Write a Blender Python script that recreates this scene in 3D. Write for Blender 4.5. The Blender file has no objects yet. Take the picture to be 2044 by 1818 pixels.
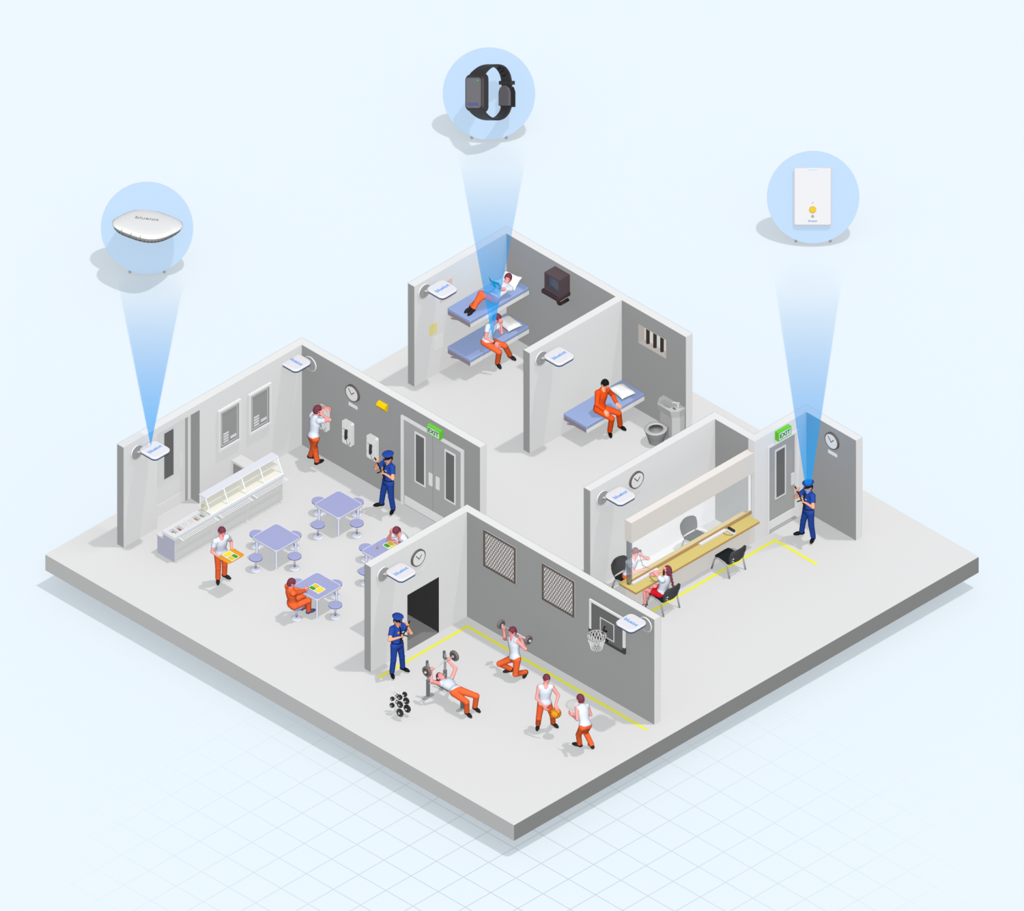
import bpy, math, random
import numpy as np
from mathutils import Vector, Matrix

random.seed(7)
S = bpy.context.scene
COL = S.collection

# ------------------------------------------------------------------ camera
# isometric plan: x runs down-right, y runs up-right, z up; 70 picture pixels per metre along each axis
K = 70.0
CAM_SCALE = K * math.sqrt(1.5)                      # pixels per metre across the view direction
cam_d = bpy.data.cameras.new('camera')
cam = bpy.data.objects.new('camera', cam_d)
COL.objects.link(cam)
cam_d.type = 'ORTHO'
cam_d.ortho_scale = 2044.0 / CAM_SCALE
cam_d.clip_end = 300
cam.rotation_euler = (math.radians(54.73561), 0, math.radians(45))
cam.location = (-10.576 + 45, 10.51 - 45, 45)
S.camera = cam
S.view_settings.view_transform = 'Standard'
S.view_settings.look = 'None'
S.view_settings.gamma = 1.0
S.view_settings.exposure = 0.05
S.view_settings.use_curve_mapping = False
S.cycles.max_bounces = 8
S.cycles.diffuse_bounces = 0
S.cycles.transparent_max_bounces = 16

# ------------------------------------------------------------------ sky, sun and added front fill
wd = bpy.data.worlds.new('sky')
S.world = wd
wd.use_nodes = True
wd.node_tree.nodes['Background'].inputs[0].default_value = (0.86, 0.95, 1.0, 1)
wd.node_tree.nodes['Background'].inputs[1].default_value = 0.19

def sun(name, direction, irradiance, col, angle):
    d = bpy.data.lights.new(name, 'SUN')
    d.energy = irradiance * math.pi
    d.color = col
    d.angle = math.radians(angle)
    o = bpy.data.objects.new(name, d)
    o.rotation_euler = Vector(direction).to_track_quat('Z', 'Y').to_euler()
    o.location = Vector(direction) * 20
    COL.objects.link(o)

sun('high_sun', (0.18, 0.165, 1.0), 0.28, (1.0, 0.95, 0.93), 1.5)
sun('front_fill', (1.0, -1.0, 1.0), 1.07, (1.0, 1.0, 1.0), .4)  # added fill from the viewing side, flattens the shading

# ------------------------------------------------------------------ materials
def lin(c):
    c = c / 255.0
    return c / 12.92 if c <= 0.04045 else ((c + 0.055) / 1.055) ** 2.4

_mats = {}
def mat(name, rgb, e=0.95, rough=0.75, spec=0.12, metal=0.0, grain=0.0):
    """rgb is the colour the surface shows under the place's light; e is the irradiance it is matched at"""
    if name in _mats:
        return _mats[name]
    m = bpy.data.materials.new(name)
    m.use_nodes = True
    nt = m.node_tree
    b = nt.nodes['Principled BSDF']
    col = tuple(min(0.93, lin(v) / e) for v in rgb) + (1,)
    b.inputs['Base Color'].default_value = col
    b.inputs['Roughness'].default_value = rough
    b.inputs['Specular IOR Level'].default_value = spec
    b.inputs['Metallic'].default_value = metal
    if grain:
        tc = nt.nodes.new('ShaderNodeTexCoord')
        n = nt.nodes.new('ShaderNodeTexNoise')
        n.inputs['Scale'].default_value = 3.0
        n.inputs['Detail'].default_value = 4.0
        r = nt.nodes.new('ShaderNodeMapRange')
        r.inputs['To Min'].default_value = 1 - grain
        r.inputs['To Max'].default_value = 1 + grain
        mx = nt.nodes.new('ShaderNodeMix')
        mx.data_type = 'RGBA'
        mx.blend_type = 'MULTIPLY'
        mx.inputs[0].default_value = 1.0
        mx.inputs[6].default_value = col
        nt.links.new(tc.outputs['Object'], n.inputs['Vector'])
        nt.links.new(n.outputs['Fac'], r.inputs['Value'])
        nt.links.new(r.outputs['Result'], mx.inputs[7])
        nt.links.new(mx.outputs[2], b.inputs['Base Color'])
    _mats[name] = m
    return m

def clear_mat(name, tint, alpha, rough=0.2):
    """see-through sheet: a share of white surface over what lies behind"""
    if name in _mats:
        return _mats[name]
    m = bpy.data.materials.new(name)
    m.use_nodes = True
    nt = m.node_tree
    b = nt.nodes['Principled BSDF']
    b.inputs['Base Color'].default_value = tuple(min(.95, lin(v)) for v in tint) + (1,)
    b.inputs['Roughness'].default_value = rough
    b.inputs['Specular IOR Level'].default_value = 0.1
    b.inputs['Alpha'].default_value = alpha
    _mats[name] = m
    return m

def haze_mat(name, share):
    """clear glass with a white surface haze"""
    m = bpy.data.materials.new(name); m.use_nodes = True
    nt = m.node_tree; nt.nodes.clear()
    out = nt.nodes.new('ShaderNodeOutputMaterial'); ad = nt.nodes.new('ShaderNodeAddShader')
    tr = nt.nodes.new('ShaderNodeBsdfTransparent'); df = nt.nodes.new('ShaderNodeBsdfDiffuse')
    df.inputs[0].default_value = (share*.95, share, share*1.02, 1)
    nt.links.new(tr.outputs[0], ad.inputs[0]); nt.links.new(df.outputs[0], ad.inputs[1]); nt.links.new(ad.outputs[0], out.inputs[0])
    return m

def beam_mat(name, top, amax):
    """light beam: glows blue and thins out with height above its tip"""
    m = bpy.data.materials.new(name)
    m.use_nodes = True
    nt = m.node_tree
    nt.nodes.clear()
    out = nt.nodes.new('ShaderNodeOutputMaterial')
    mix = nt.nodes.new('ShaderNodeMixShader')
    tr = nt.nodes.new('ShaderNodeBsdfTransparent')
    em = nt.nodes.new('ShaderNodeEmission')
    em.inputs[0].default_value = (0.0, 0.42, 1.0, 1)
    em.inputs[1].default_value = 1.15
    tc = nt.nodes.new('ShaderNodeTexCoord')
    sx = nt.nodes.new('ShaderNodeSeparateXYZ')
    mr = nt.nodes.new('ShaderNodeMapRange')
    mr.inputs['From Min'].default_value = 0.0
    mr.inputs['From Max'].default_value = top
    mr.inputs['To Min'].default_value = amax
    mr.inputs['To Max'].default_value = 0.0
    nt.links.new(tc.outputs['Object'], sx.inputs[0])
    nt.links.new(sx.outputs['Z'], mr.inputs['Value'])
    nt.links.new(mr.outputs['Result'], mix.inputs[0])
    nt.links.new(tr.outputs[0], mix.inputs[1])
    nt.links.new(em.outputs[0], mix.inputs[2])
    nt.links.new(mix.outputs[0], out.inputs[0])
    return m

# ------------------------------------------------------------------ picture measures -> places
def W(px, py, z=0.0):
    u = (px - 1026) / 60.622; v = (py - 1647) / 35 + 2 * z
    return Vector(((u + v) / 2, (u - v) / 2, z))
def onX(px, py, x):                                  # point on a wall x = const
    y = (px - 1026) / 60.622 - x
    return y, (x - y - (py - 1647) / 35) / 2
def onY(px, py, y):                                  # point on a wall y = const
    x = (px - 1026) / 60.622 - y
    return x, (x - y - (py - 1647) / 35) / 2

# ------------------------------------------------------------------ mesh builder
class MB:
    def __init__(self):
        self.v = []; self.f = []; self.m = []; self.cur = 0; self.T = None
    def mi(self, i):
        self.cur = i; return self
    def _add(self, vs, fs):
        o = len(self.v)
        for p in vs:
            p = Vector(p)
            self.v.append(self.T @ p if self.T else p)
        for f in fs:
            self.f.append(tuple(i + o for i in f)); self.m.append(self.cur)
        return self
    def box(self, x0, x1, y0, y1, z0, z1):
        x0, x1 = min(x0, x1), max(x0, x1); y0, y1 = min(y0, y1), max(y0, y1); z0, z1 = min(z0, z1), max(z0, z1)
        return self._add([(x0,y0,z0),(x1,y0,z0),(x1,y1,z0),(x0,y1,z0),(x0,y0,z1),(x1,y0,z1),(x1,y1,z1),(x0,y1,z1)],
                         [(0,3,2,1),(4,5,6,7),(0,1,5,4),(1,2,6,5),(2,3,7,6),(3,0,4,7)])
    def prism(self, poly, z0, z1, top=None):         # polygon (counter-clockwise in x,y) raised from z0 to z1
        n = len(poly); top = top or poly
        vs = [(p[0], p[1], z0) for p in poly] + [(p[0], p[1], z1) for p in top]
        fs = [tuple(reversed(range(n))), tuple(range(n, 2*n))] + [(i, (i+1) % n, n + (i+1) % n, n + i) for i in range(n)]
        return self._add(vs, fs)
    def lathe(self, prof, n=24, sx=1.0, sy=1.0, cx=0, cy=0):   # profile of (r, z) from bottom to top
        vs = []; fs = []
        for r, z in prof:
            for i in range(n):
                a = 2 * math.pi * i / n
                vs.append((cx + r * sx * math.cos(a), cy + r * sy * math.sin(a), z))
        for j in range(len(prof) - 1):
            for i in range(n):
                fs.append((j*n+i, j*n+(i+1) % n, (j+1)*n+(i+1) % n, (j+1)*n+i))
        if prof[0][0] > 1e-5: fs.append(tuple(reversed(range(n))))
        if prof[-1][0] > 1e-5: fs.append(tuple(range((len(prof)-1)*n, len(prof)*n)))
        return self._add(vs, fs)
    def tube(self, pts, r, n=8, caps=True, flat=1.0, ref=None, closed=False):
        pts = [Vector(p) for p in pts]; N = len(pts)
        rs = r if isinstance(r, (list, tuple)) else [r] * N
        vs = []; fs = []; nrm = None
        for i in range(N):
            if closed: t = pts[(i+1) % N] - pts[i-1]
            elif i == 0: t = pts[1] - pts[0]
            elif i == N-1: t = pts[-1] - pts[-2]
            else: t = (pts[i+1]-pts[i]).normalized() + (pts[i]-pts[i-1]).normalized()
            t.normalize()
            if nrm is None:
                a = Vector(ref) if ref else (Vector((0,0,1)) if abs(t.z) < .9 else Vector((1,0,0)))
                nrm = (a - t * a.dot(t)).normalized()
            else:
                nrm = (nrm - t * nrm.dot(t))
                nrm = nrm.normalized() if nrm.length > 1e-6 else Vector((1,0,0))
            b = t.cross(nrm)
            for k in range(n):
                a = 2 * math.pi * k / n
                vs.append(pts[i] + nrm * (rs[i] * flat * math.cos(a)) + b * (rs[i] * math.sin(a)))
        for j in range(N if closed else N-1):
            for k in range(n):
                j2 = (j+1) % N
                fs.append((j*n+k, j*n+(k+1) % n, j2*n+(k+1) % n, j2*n+k))
        if caps and not closed:
            fs.append(tuple(reversed(range(n)))); fs.append(tuple(range((N-1)*n, N*n)))
        return self._add(vs, fs)
    def ball(self, c, rx, ry=None, rz=None, n=16, m=10, R=None):
        ry = rx if ry is None else ry; rz = rx if rz is None else rz
        vs = []; fs = []; c = Vector(c)
        for j in range(1, m):
            th = math.pi * j / m
            for i in range(n):
                a = 2 * math.pi * i / n
                p = Vector((rx*math.sin(th)*math.cos(a), ry*math.sin(th)*math.sin(a), -rz*math.cos(th)))
                vs.append(c + (R @ p if R else p))
        b = Vector((0,0,-rz)); t = Vector((0,0,rz))
        vs.append(c + (R @ b if R else b)); vs.append(c + (R @ t if R else t))
        nb = (m-1)*n
        for j in range(m-2):
            for i in range(n):
                fs.append((j*n+i, j*n+(i+1) % n, (j+1)*n+(i+1) % n, (j+1)*n+i))
        for i in range(n):
            fs.append((nb, (i+1) % n, i)); fs.append((nb+1, (m-2)*n+i, (m-2)*n+(i+1) % n))
        return self._add(vs, fs)
    def obj(self, name, mats, parent=None, smooth=False, bevel=0, local=False, seg=2, auto=None):
        me = bpy.data.meshes.new(name)
        vs = self.v
        if parent is not None and not local:
            top = parent
            while top.parent: top = top.parent
            inv = top.matrix_basis.inverted()
            vs = [inv @ p for p in vs]
        me.from_pydata([tuple(p) for p in vs], [], self.f)
        if not isinstance(mats, (list, tuple)): mats = [mats]
        for m in mats: me.materials.append(m)
        me.polygons.foreach_set('material_index', self.m)
        if smooth: me.polygons.foreach_set('use_smooth', [True] * len(me.polygons))
        me.update()
        o = bpy.data.objects.new(name, me)
        COL.objects.link(o)
        if parent is not None: o.parent = parent
        if bevel:
            b = o.modifiers.new('edge', 'BEVEL'); b.width = bevel; b.segments = seg; b.limit_method = 'ANGLE'
        if auto:
            me.polygons.foreach_set('use_smooth', [True] * len(me.polygons))
            me.set_sharp_from_angle(angle=math.radians(auto))
        return o

def thing(name, label, cat, loc=(0,0,0), rz=0.0, group=None, mtx=None):
    o = bpy.data.objects.new(name, None)
    o.empty_display_size = 0.1
    COL.objects.link(o)
    if mtx is not None: o.matrix_basis = mtx
    else:
        o.location = loc; o.rotation_euler = (0, 0, rz)
        o.matrix_basis = Matrix.Translation(Vector(loc)) @ Matrix.Rotation(rz, 4, 'Z')
    o['label'] = label; o['category'] = cat
    if group: o['group'] = group
    return o
def tag(o, label, cat, group=None):
    o['label'] = label; o['category'] = cat
    if group: o['group'] = group
    return o
def struct(o, label=None):
    o['kind'] = 'structure'
    if label: o['label'] = label
    return o
def dup(root, loc, rz, label, group=None):
    def cp(o, parent):
        c = o.copy(); COL.objects.link(c)
        if parent is not None: c.parent = parent
        for ch in kids[o.name]: cp(ch, c)
        return c
    kids = {}
    def walk(o):
        kids[o.name] = list(o.children)
        for ch in o.children: walk(ch)
    walk(root)
    r = cp(root, None)
    r.location = loc; r.rotation_euler = (0, 0, rz)
    r['label'] = label
    if group: r['group'] = group
    return r

def lettering(name, body, size, m, M, parent, depth=0.004, bold=0.0, shear=0.0):
    """raised letters; M places the text frame (x along the line, y up the letters, z out of the surface) in the parent's own space"""
    c = bpy.data.curves.new(name, 'FONT')
    c.body = body; c.size = size; c.align_x = 'CENTER'; c.align_y = 'CENTER'
    c.extrude = depth; c.offset = bold; c.shear = shear; c.resolution_u = 4
    t = bpy.data.objects.new(name, c); COL.objects.link(t)
    dg = bpy.context.evaluated_depsgraph_get()
    me = bpy.data.meshes.new_from_object(t.evaluated_get(dg))
    bpy.data.objects.remove(t); bpy.data.curves.remove(c)
    me.transform(M)
    me.materials.clear(); me.materials.append(m)
    o = bpy.data.objects.new(name, me); COL.objects.link(o); o.parent = parent
    return o
def frame(origin, xa, ya):
    xa = Vector(xa).normalized(); ya = Vector(ya).normalized(); za = xa.cross(ya)
    M = Matrix((xa, ya, za)).transposed().to_4x4(); M.translation = Vector(origin)
    return M
def rrect(hx, hy, r, n=6, cx=0, cy=0):
    out = []
    for sx, sy, a0 in ((1,1,0),(-1,1,90),(-1,-1,180),(1,-1,270)):
        for i in range(n+1):
            a = math.radians(a0 + 90*i/n)
            out.append((cx + sx*(hx-r) + r*math.cos(a), cy + sy*(hy-r) + r*math.sin(a)))
    return out

# ------------------------------------------------------------------ palette
LIT_WALL = mat('wall_grey_lit', (208,208,208), e=.71, grain=.006)  # wall grey for the faces drawn as lit
SHADED_WALL = mat('wall_grey_shaded', (145,145,145), e=.715, grain=.006)  # same wall grey with the shade put into the colour
LIT_TOP = mat('wall_top_lit', (241,241,241), e=1.10)  # pale tone standing in for the lit top faces of the walls
FLOOR = mat('pale_floor_paint', (232,232,232), e=1.07, grain=.005)
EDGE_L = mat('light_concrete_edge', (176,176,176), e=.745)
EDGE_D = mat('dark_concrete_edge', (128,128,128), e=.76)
WHITE = mat('white_plastic', (244,244,248), e=1.05, rough=.45)
OFFW = mat('off_white_paint', (228,228,228), e=.75)
MIDGREY = mat('mid_grey_paint', (160,160,160), e=.73)
GLASSD = mat('dark_window_glass', (100,100,100), e=.73, rough=.3)
STEEL = mat('steel_tube', (165,168,172), e=.95, rough=.4, spec=.4)
STEELD = mat('dark_steel', (105,107,110), e=.95, rough=.4, spec=.3)
BLACK = mat('black_rubber', (28,28,30), e=.9, rough=.5)
CHAR = mat('charcoal_plastic', (66,66,66), e=.9, rough=.5)
LILAC = mat('lilac_laminate', (175,179,224), e=1.1)
LILACD = mat('deep_blue_edge', (70,80,140), e=.76)
LILACW = mat('pale_lilac_metal', (214,217,236), e=.9)
BLUE = mat('bright_blue_ink', (20,150,255), e=1.0)
NAVY = mat('navy_band', (20,62,110), e=.75)
YELLOW = mat('yellow_floor_paint', (255,255,90), e=1.1)
GREY_INK = mat('grey_ink', (120,120,124), e=1.0)
# ------------------------------------------------------------------ ground with its grid
def ground_mat():
    m = bpy.data.materials.new('pale_blue_ground_with_grid')
    m.use_nodes = True
    nt = m.node_tree; L = nt.links.new
    b = nt.nodes['Principled BSDF']
    b.inputs['Roughness'].default_value = .9; b.inputs['Specular IOR Level'].default_value = .0
    tc = nt.nodes.new('ShaderNodeTexCoord'); sx = nt.nodes.new('ShaderNodeSeparateXYZ')
    L(tc.outputs['Object'], sx.inputs[0])
    def math_(op, a, bb=None, c=None):
        n = nt.nodes.new('ShaderNodeMath'); n.operation = op
        for i, v in enumerate((a, bb, c)):
            if v is None: continue
            if isinstance(v, (int, float)): n.inputs[i].default_value = v
            else: L(v, n.inputs[i])
        return n.outputs[0]
    def line(axis, off, pitch):
        q = math_('DIVIDE', math_('SUBTRACT', sx.outputs[axis], off), pitch)
        d = math_('ABSOLUTE', math_('SUBTRACT', math_('FRACT', q), 0.5))       # 0.5 on a line
        return math_('GREATER_THAN', d, 0.5 - 0.014 / pitch)
    p = W(1026.1, 1691.8, -0.886)
    lines = math_('MAXIMUM', line('X', p.x, .894), line('Y', p.y, .832))
    ln = nt.nodes.new('ShaderNodeVectorMath'); ln.operation = 'DISTANCE'
    L(tc.outputs['Object'], ln.inputs[0]); ln.inputs[1].default_value = (1.5, -1.5, 0)
    fade = nt.nodes.new('ShaderNodeMapRange'); fade.interpolation_type = 'SMOOTHSTEP'
    fade.inputs['From Min'].default_value = 1.0; fade.inputs['From Max'].default_value = 12.5
    fade.inputs['To Min'].default_value = 1.0; fade.inputs['To Max'].default_value = 0.0
    L(ln.outputs['Value'], fade.inputs['Value'])
    mx = nt.nodes.new('ShaderNodeMix'); mx.data_type = 'RGBA'
    L(math_('MULTIPLY', lines, fade.outputs['Result']), mx.inputs[0])
    e = 1.08
    mx.inputs[6].default_value = (lin(236)/e, lin(247)/e, min(.96, lin(255)/e), 1)
    mx.inputs[7].default_value = (lin(208)/e, lin(219)/e, lin(228)/e, 1)
    L(mx.outputs[2], b.inputs['Base Color'])
    return m
GZ = -0.886
g = MB(); g._add([(-80,-70,GZ),(60,-70,GZ),(60,90,GZ),(-80,90,GZ)], [(0,1,2,3)])
struct(g.obj('ground', ground_mat()), 'pale blue ground with a fading grid of grey lines')

# ------------------------------------------------------------------ floor slab
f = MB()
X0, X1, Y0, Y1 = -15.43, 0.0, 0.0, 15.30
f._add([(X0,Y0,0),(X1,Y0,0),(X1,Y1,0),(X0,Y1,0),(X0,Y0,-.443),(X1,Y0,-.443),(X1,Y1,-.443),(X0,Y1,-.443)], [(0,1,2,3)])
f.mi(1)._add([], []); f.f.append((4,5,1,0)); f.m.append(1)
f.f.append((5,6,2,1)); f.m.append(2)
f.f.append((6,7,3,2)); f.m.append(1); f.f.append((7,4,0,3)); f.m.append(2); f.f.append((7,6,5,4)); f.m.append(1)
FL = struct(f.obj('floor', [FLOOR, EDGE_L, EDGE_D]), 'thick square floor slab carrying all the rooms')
p = MB().box(-13, -2.5, 2.5, 13, GZ, -.443)
struct(p.obj('plinth', EDGE_D, FL))

H = 2.85; HG = 2.99
def wall(name, label, boxes, h, paint, lit_cap=True, end=None, axis=None):
    """boxes: list of (x0,x1,y0,y1,z0,z1); the strip on top carries the lit top tone"""
    m = MB()
    for b in boxes: m.box(*b)
    w = struct(m.obj(name, paint), label)
    if lit_cap:
        c = MB(); xs = [b for b in boxes if b[5] > h - .03]
        x0 = min(b[0] for b in xs); x1 = max(b[1] for b in xs); y0 = min(b[2] for b in xs); y1 = max(b[3] for b in xs)
        c.box(x0, x1, y0, y1, h - .006, h)
        c.obj('lit_top_strip', LIT_TOP, w)
    if end is not None:
        (x0,x1,y0,y1,z0,z1) = boxes[0] if axis == 'y' else boxes[-1]
        if axis == 'y': MB().box(x0, x1, end-.005, end, 0, h-.006).obj('end_shading', SHADED_WALL, w)  # thin sheet puts the shaded tone on the wall end
        else: MB().box(end, end+.005, y0, y1, 0, h-.006).obj('end_shading', LIT_WALL, w)  # thin sheet puts the lit tone on the wall end
    return w
def slot(x0, x1, y0, y1, h, a0, a1, b0, b1, axis):
    """solid wall with a rectangular hole a0..a1 along its length and b0..b1 in height"""
    t = h - .006
    if axis == 'y':
        r = [(x0,x1,y0,a0,0,t), (x0,x1,a1,y1,0,t), (x0,x1,a0,a1,b1,t)]
        if b0 > 0: r.append((x0,x1,a0,a1,0,b0))
    else:
        r = [(x0,a0,y0,y1,0,t), (a1,x1,y0,y1,0,t), (a0,a1,y0,y1,b1,t)]
        if b0 > 0: r.append((a0,a1,y0,y1,0,b0))
    return r
def solid(x0, x1, y0, y1, h): return [(x0,x1,y0,y1,0,h-.006)]

AX = -14.345; BY = 7.36; CX = -6.73; DY = 5.18; EX = -14.147; FY = 13.90; GX = -10.35; HX = -5.423; IY = 12.045; JX = -4.125; KY = 13.75
# cafeteria
dA0, dAt = onX(313.9, 867, AX); dA1, _ = onX(398.7, 818.5, AX)
wall('wall_left', 'light grey cafeteria wall with the notice boards', slot(-14.55, AX, 1.49, 7.56, H, dA0, dA1, 0, dAt, 'y'), H, LIT_WALL, end=1.49, axis='y')
wall('wall_back', 'shade-toned grey cafeteria wall with the pay phones', solid(AX, -8.48, BY, 7.56, H), H, SHADED_WALL, end=-8.48, axis='x')
# gym
cd0, cdt = onX(813.1, 1187.7, CX); cd1, _ = onX(876.2, 1151.6, CX)
wall('wall_gym_left', 'light grey gym wall with the dark doorway', slot(-6.93, CX, 2.013, 5.385, HG, cd0, cd1, 0, cdt, 'y'), HG, LIT_WALL, end=2.013, axis='y')
wall('wall_gym_back', 'shade-toned grey gym wall with the basketball hoop', solid(CX, -.56, DY, 5.385, HG), HG, SHADED_WALL, end=-.56, axis='x')
# cells
wall('wall_cell_left', 'light grey cell wall beside the bunks', solid(-14.35, EX, 10.865, 14.10, H), H, LIT_WALL, end=10.865, axis='y')
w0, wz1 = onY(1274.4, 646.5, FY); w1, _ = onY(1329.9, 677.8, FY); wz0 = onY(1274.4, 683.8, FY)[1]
wall('wall_cell_back', 'shade-toned grey long wall behind both cells', slot(EX, -8.24, FY, 14.10, H, w0, w1, wz0, wz1, 'x'), H, SHADED_WALL, end=-8.24, axis='x')
wall('wall_cell_middle', 'light grey wall dividing the two cells', solid(-10.55, GX, 10.866, FY, H), H, LIT_WALL, end=10.866, axis='y')
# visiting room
wall('wall_visiting_left', 'light grey visiting room wall with a clock', solid(-5.63, HX, 7.934, 12.25, H), H, LIT_WALL, end=7.934, axis='y')
wall('wall_visiting_back', 'short shade-toned grey wall at the end of the visiting room', solid(HX, -4.33, IY, 12.25, H), H, SHADED_WALL)
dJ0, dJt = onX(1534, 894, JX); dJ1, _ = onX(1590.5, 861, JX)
wall('wall_exit_left', 'light grey wall with the single exit door', slot(-4.33, JX, IY, 13.95, H, dJ0, dJ1, 0, dJt, 'y'), H, LIT_WALL)
wall('wall_exit_back', 'shade-toned grey wall with the clock behind the guard', solid(JX, -2.49, KY, 13.95, H), H, SHADED_WALL, end=-2.49, axis='x')

# ------------------------------------------------------------------ service door in its deep recess (cafeteria)
rx = AX - .335
m = MB()
m.box(rx-.03, -14.55, dA1, dA1+.01, 0, dAt+.01); m.box(rx-.03, -14.55, dA0-.01, dA0, 0, dAt+.01)
m.box(rx-.03, -14.55, dA0, dA1, dAt, dAt+.01)
m.box(-14.55, AX-.002, dA1-.005, dA1, 0, dAt)
struct(m.obj('trim_1', SHADED_WALL), 'shade-toned lining of the deep service door recess')  # shade of the reveal is put into the lining colour
d = struct(MB().box(rx-.03, rx-.005, dA0, dA1-.04, 0, dAt).obj('door_1', mat('service_door_grey', (214,214,214), e=.75)), 'pale service door behind the serving counter')
MB().box(rx-.006, rx+.006, dA0+.002, dA1-.16, .004, .30).obj('kick_plate', OFFW, d)
sh = 24.5
def dy(px): return onX(px, 900, rx)[0]
y0, y1 = dy(180+553/3.786), dy(180+635/3.786)
zb = onX(180+553/3.786, 660+1140/3.786, rx)[1]; zt = onX(180+553/3.786, 660+770/3.786, rx)[1]
fr = MB().box(rx-.02, rx+.0, y0, y1, zb, zt).obj('window_frame', WHITE, d)
MB().box(rx-.0, rx+.008, y0+.03, y1-.03, zb+.05, zt-.05).obj('pane', GLASSD, fr)
y0, y1 = dy(180+670/3.786), dy(180+697/3.786); z0 = onX(180+670/3.786, 660+1040/3.786, rx)[1]; z1 = onX(180+670/3.786, 660+930/3.786, rx)[1]
MB().box(rx-.02, rx+.02, y0, y1, z0, z1).obj('handle', OFFW, d)
MB().box(rx-.02, rx+.03, dA1-.14, dA1-.09, 0, dAt).obj('door_edge', MIDGREY, d)
MB().box(rx-.02, rx+.04, dA1-.07, dA1, 0, dAt).obj('frame_post', OFFW, d)

# ------------------------------------------------------------------ double exit doors (cafeteria back wall)
x0 = onY(802.7, 827, BY)[0]; x1 = onY(926.7, 898.4, BY)[0]; zt = onY(802.7, 827, BY)[1]
LEAF = mat('door_leaf_grey', (160,160,160), e=.73)
D2 = struct(MB().box(x0+.07, x1-.07, BY-.012, BY, .0, zt-.07).obj('door_2', LEAF), 'grey double doors under the exit sign')
fr = MB(); fr.box(x0, x0+.07, BY-.05, BY, 0, zt); fr.box(x1-.07, x1, BY-.05, BY, 0, zt); fr.box(x0+.07, x1-.07, BY-.05, BY, zt-.07, zt)
fr.obj('door_frame', OFFW, D2)
xm = (x0+x1)/2
MB().box(xm-.004, xm+.004, BY-.014, BY-.011, 0, zt-.07).obj('meeting_gap', mat('dark_gap', (120,120,120), e=.73), D2)
for a, b, yt, yb in ((1113,1200,825,1240), (1360,1448,970,1385)):
    xa, za = onY(560+a/4.132, 660+yt/4.132, BY); xb = onY(560+b/4.132, 800, BY)[0]; zb = onY(560+a/4.132, 660+yb/4.132, BY)[1]
    w_ = MB().box(xa, xb, BY-.03, BY-.012, zb, za).obj('window_frame', OFFW, D2)
    MB().box(xa+.045, xb-.035, BY-.034, BY-.03, zb+.05, za-.05).obj('pane', GLASSD, w_)
for a, yt, yb in ((1230,1165,1265), (1288,1197,1297)):
    xa, za = onY(560+a/4.132, 660+yt/4.132, BY); xb = onY(560+(a+28)/4.132, 800, BY)[0]; zb = onY(560+a/4.132, 660+yb/4.132, BY)[1]
    MB().box(xa, xb, BY-.035, BY-.012, zb, za).obj('push_plate', OFFW, D2)
MB().box(x0+.1, x1-.08, BY-.025, BY-.012, .03, .27).obj('kick_plate', OFFW, D2)

# ------------------------------------------------------------------ single exit door (right)
D3 = struct(MB().box(JX-.10, JX-.06, dJ0, dJ1, 0, dJt).obj('door_3', mat('exit_door_grey', (158,158,158), e=.75)), 'grey single exit door beside the visiting room')
fr = MB(); fr.box(JX-.059, JX+.02, dJ0-.05, dJ0+.012, 0, dJt+.06); fr.box(JX-.059, JX+.02, dJ1-.012, dJ1+.05, 0, dJt+.06); fr.box(JX-.059, JX+.02, dJ0+.012, dJ1-.012, dJt-.012, dJt+.06)
fr.obj('door_frame', OFFW, D3)
q = JX - .06
ya, za = onX(1400+740/5.05, 780+600/5.05, q); yb = onX(1400+848/5.05, 900, q)[0]; zb = onX(1400+740/5.05, 780+1097/5.05, q)[1]
w_ = MB().box(q, q+.018, ya, yb, zb, za).obj('window_frame', WHITE, D3)
MB().box(q+.018, q+.022, ya+.035, yb-.045, zb+.05, za-.05).obj('pane', mat('dark_pane_right', (102,102,102), e=.76, rough=.3), w_)
ya, za = onX(1400+902/5.05, 780+835/5.05, q); yb = onX(1400+935/5.05, 900, q)[0]; zb = onX(1400+902/5.05, 780+950/5.05, q)[1]
MB().box(q, q+.025, ya, yb, zb, za).obj('push_plate', WHITE, D3)
MB().box(q, q+.015, dJ0+.01, dJ1-.01, .04, .27).obj('kick_plate', OFFW, D3)
MB().box(q, JX+.02, dJ0, dJ1, 0, .02).obj('threshold', MIDGREY, D3)

# ------------------------------------------------------------------ dark passage behind the gym doorway
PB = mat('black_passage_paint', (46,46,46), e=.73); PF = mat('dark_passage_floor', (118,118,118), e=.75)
m = MB(); x0p = -7.99
m.box(x0p, -6.93, cd1, cd1+.05, 0, cdt+.05); m.box(x0p, -6.93, cd0-.05, cd0, 0, cdt+.05); m.box(x0p-.05, x0p, cd0-.05, cd1+.05, 0, cdt+.05)
m.box(x0p, -6.93, cd0, cd1, cdt, cdt+.05)
PS = struct(m.obj('wall_passage', PB), 'black walls of the short passage behind the gym doorway')
m = MB(); m.box(-6.93, CX-.002, cd1-.006, cd1, 0, cdt); m.box(-6.93, CX-.002, cd0, cd0+.006, 0, cdt); m.box(-6.93, CX-.002, cd0, cd1, cdt-.006, cdt)
m.obj('doorway_lining', PB, PS)
MB().box(x0p, CX, cd0, cd1, 0, .006).obj('passage_floor', PF, PS)

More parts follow.
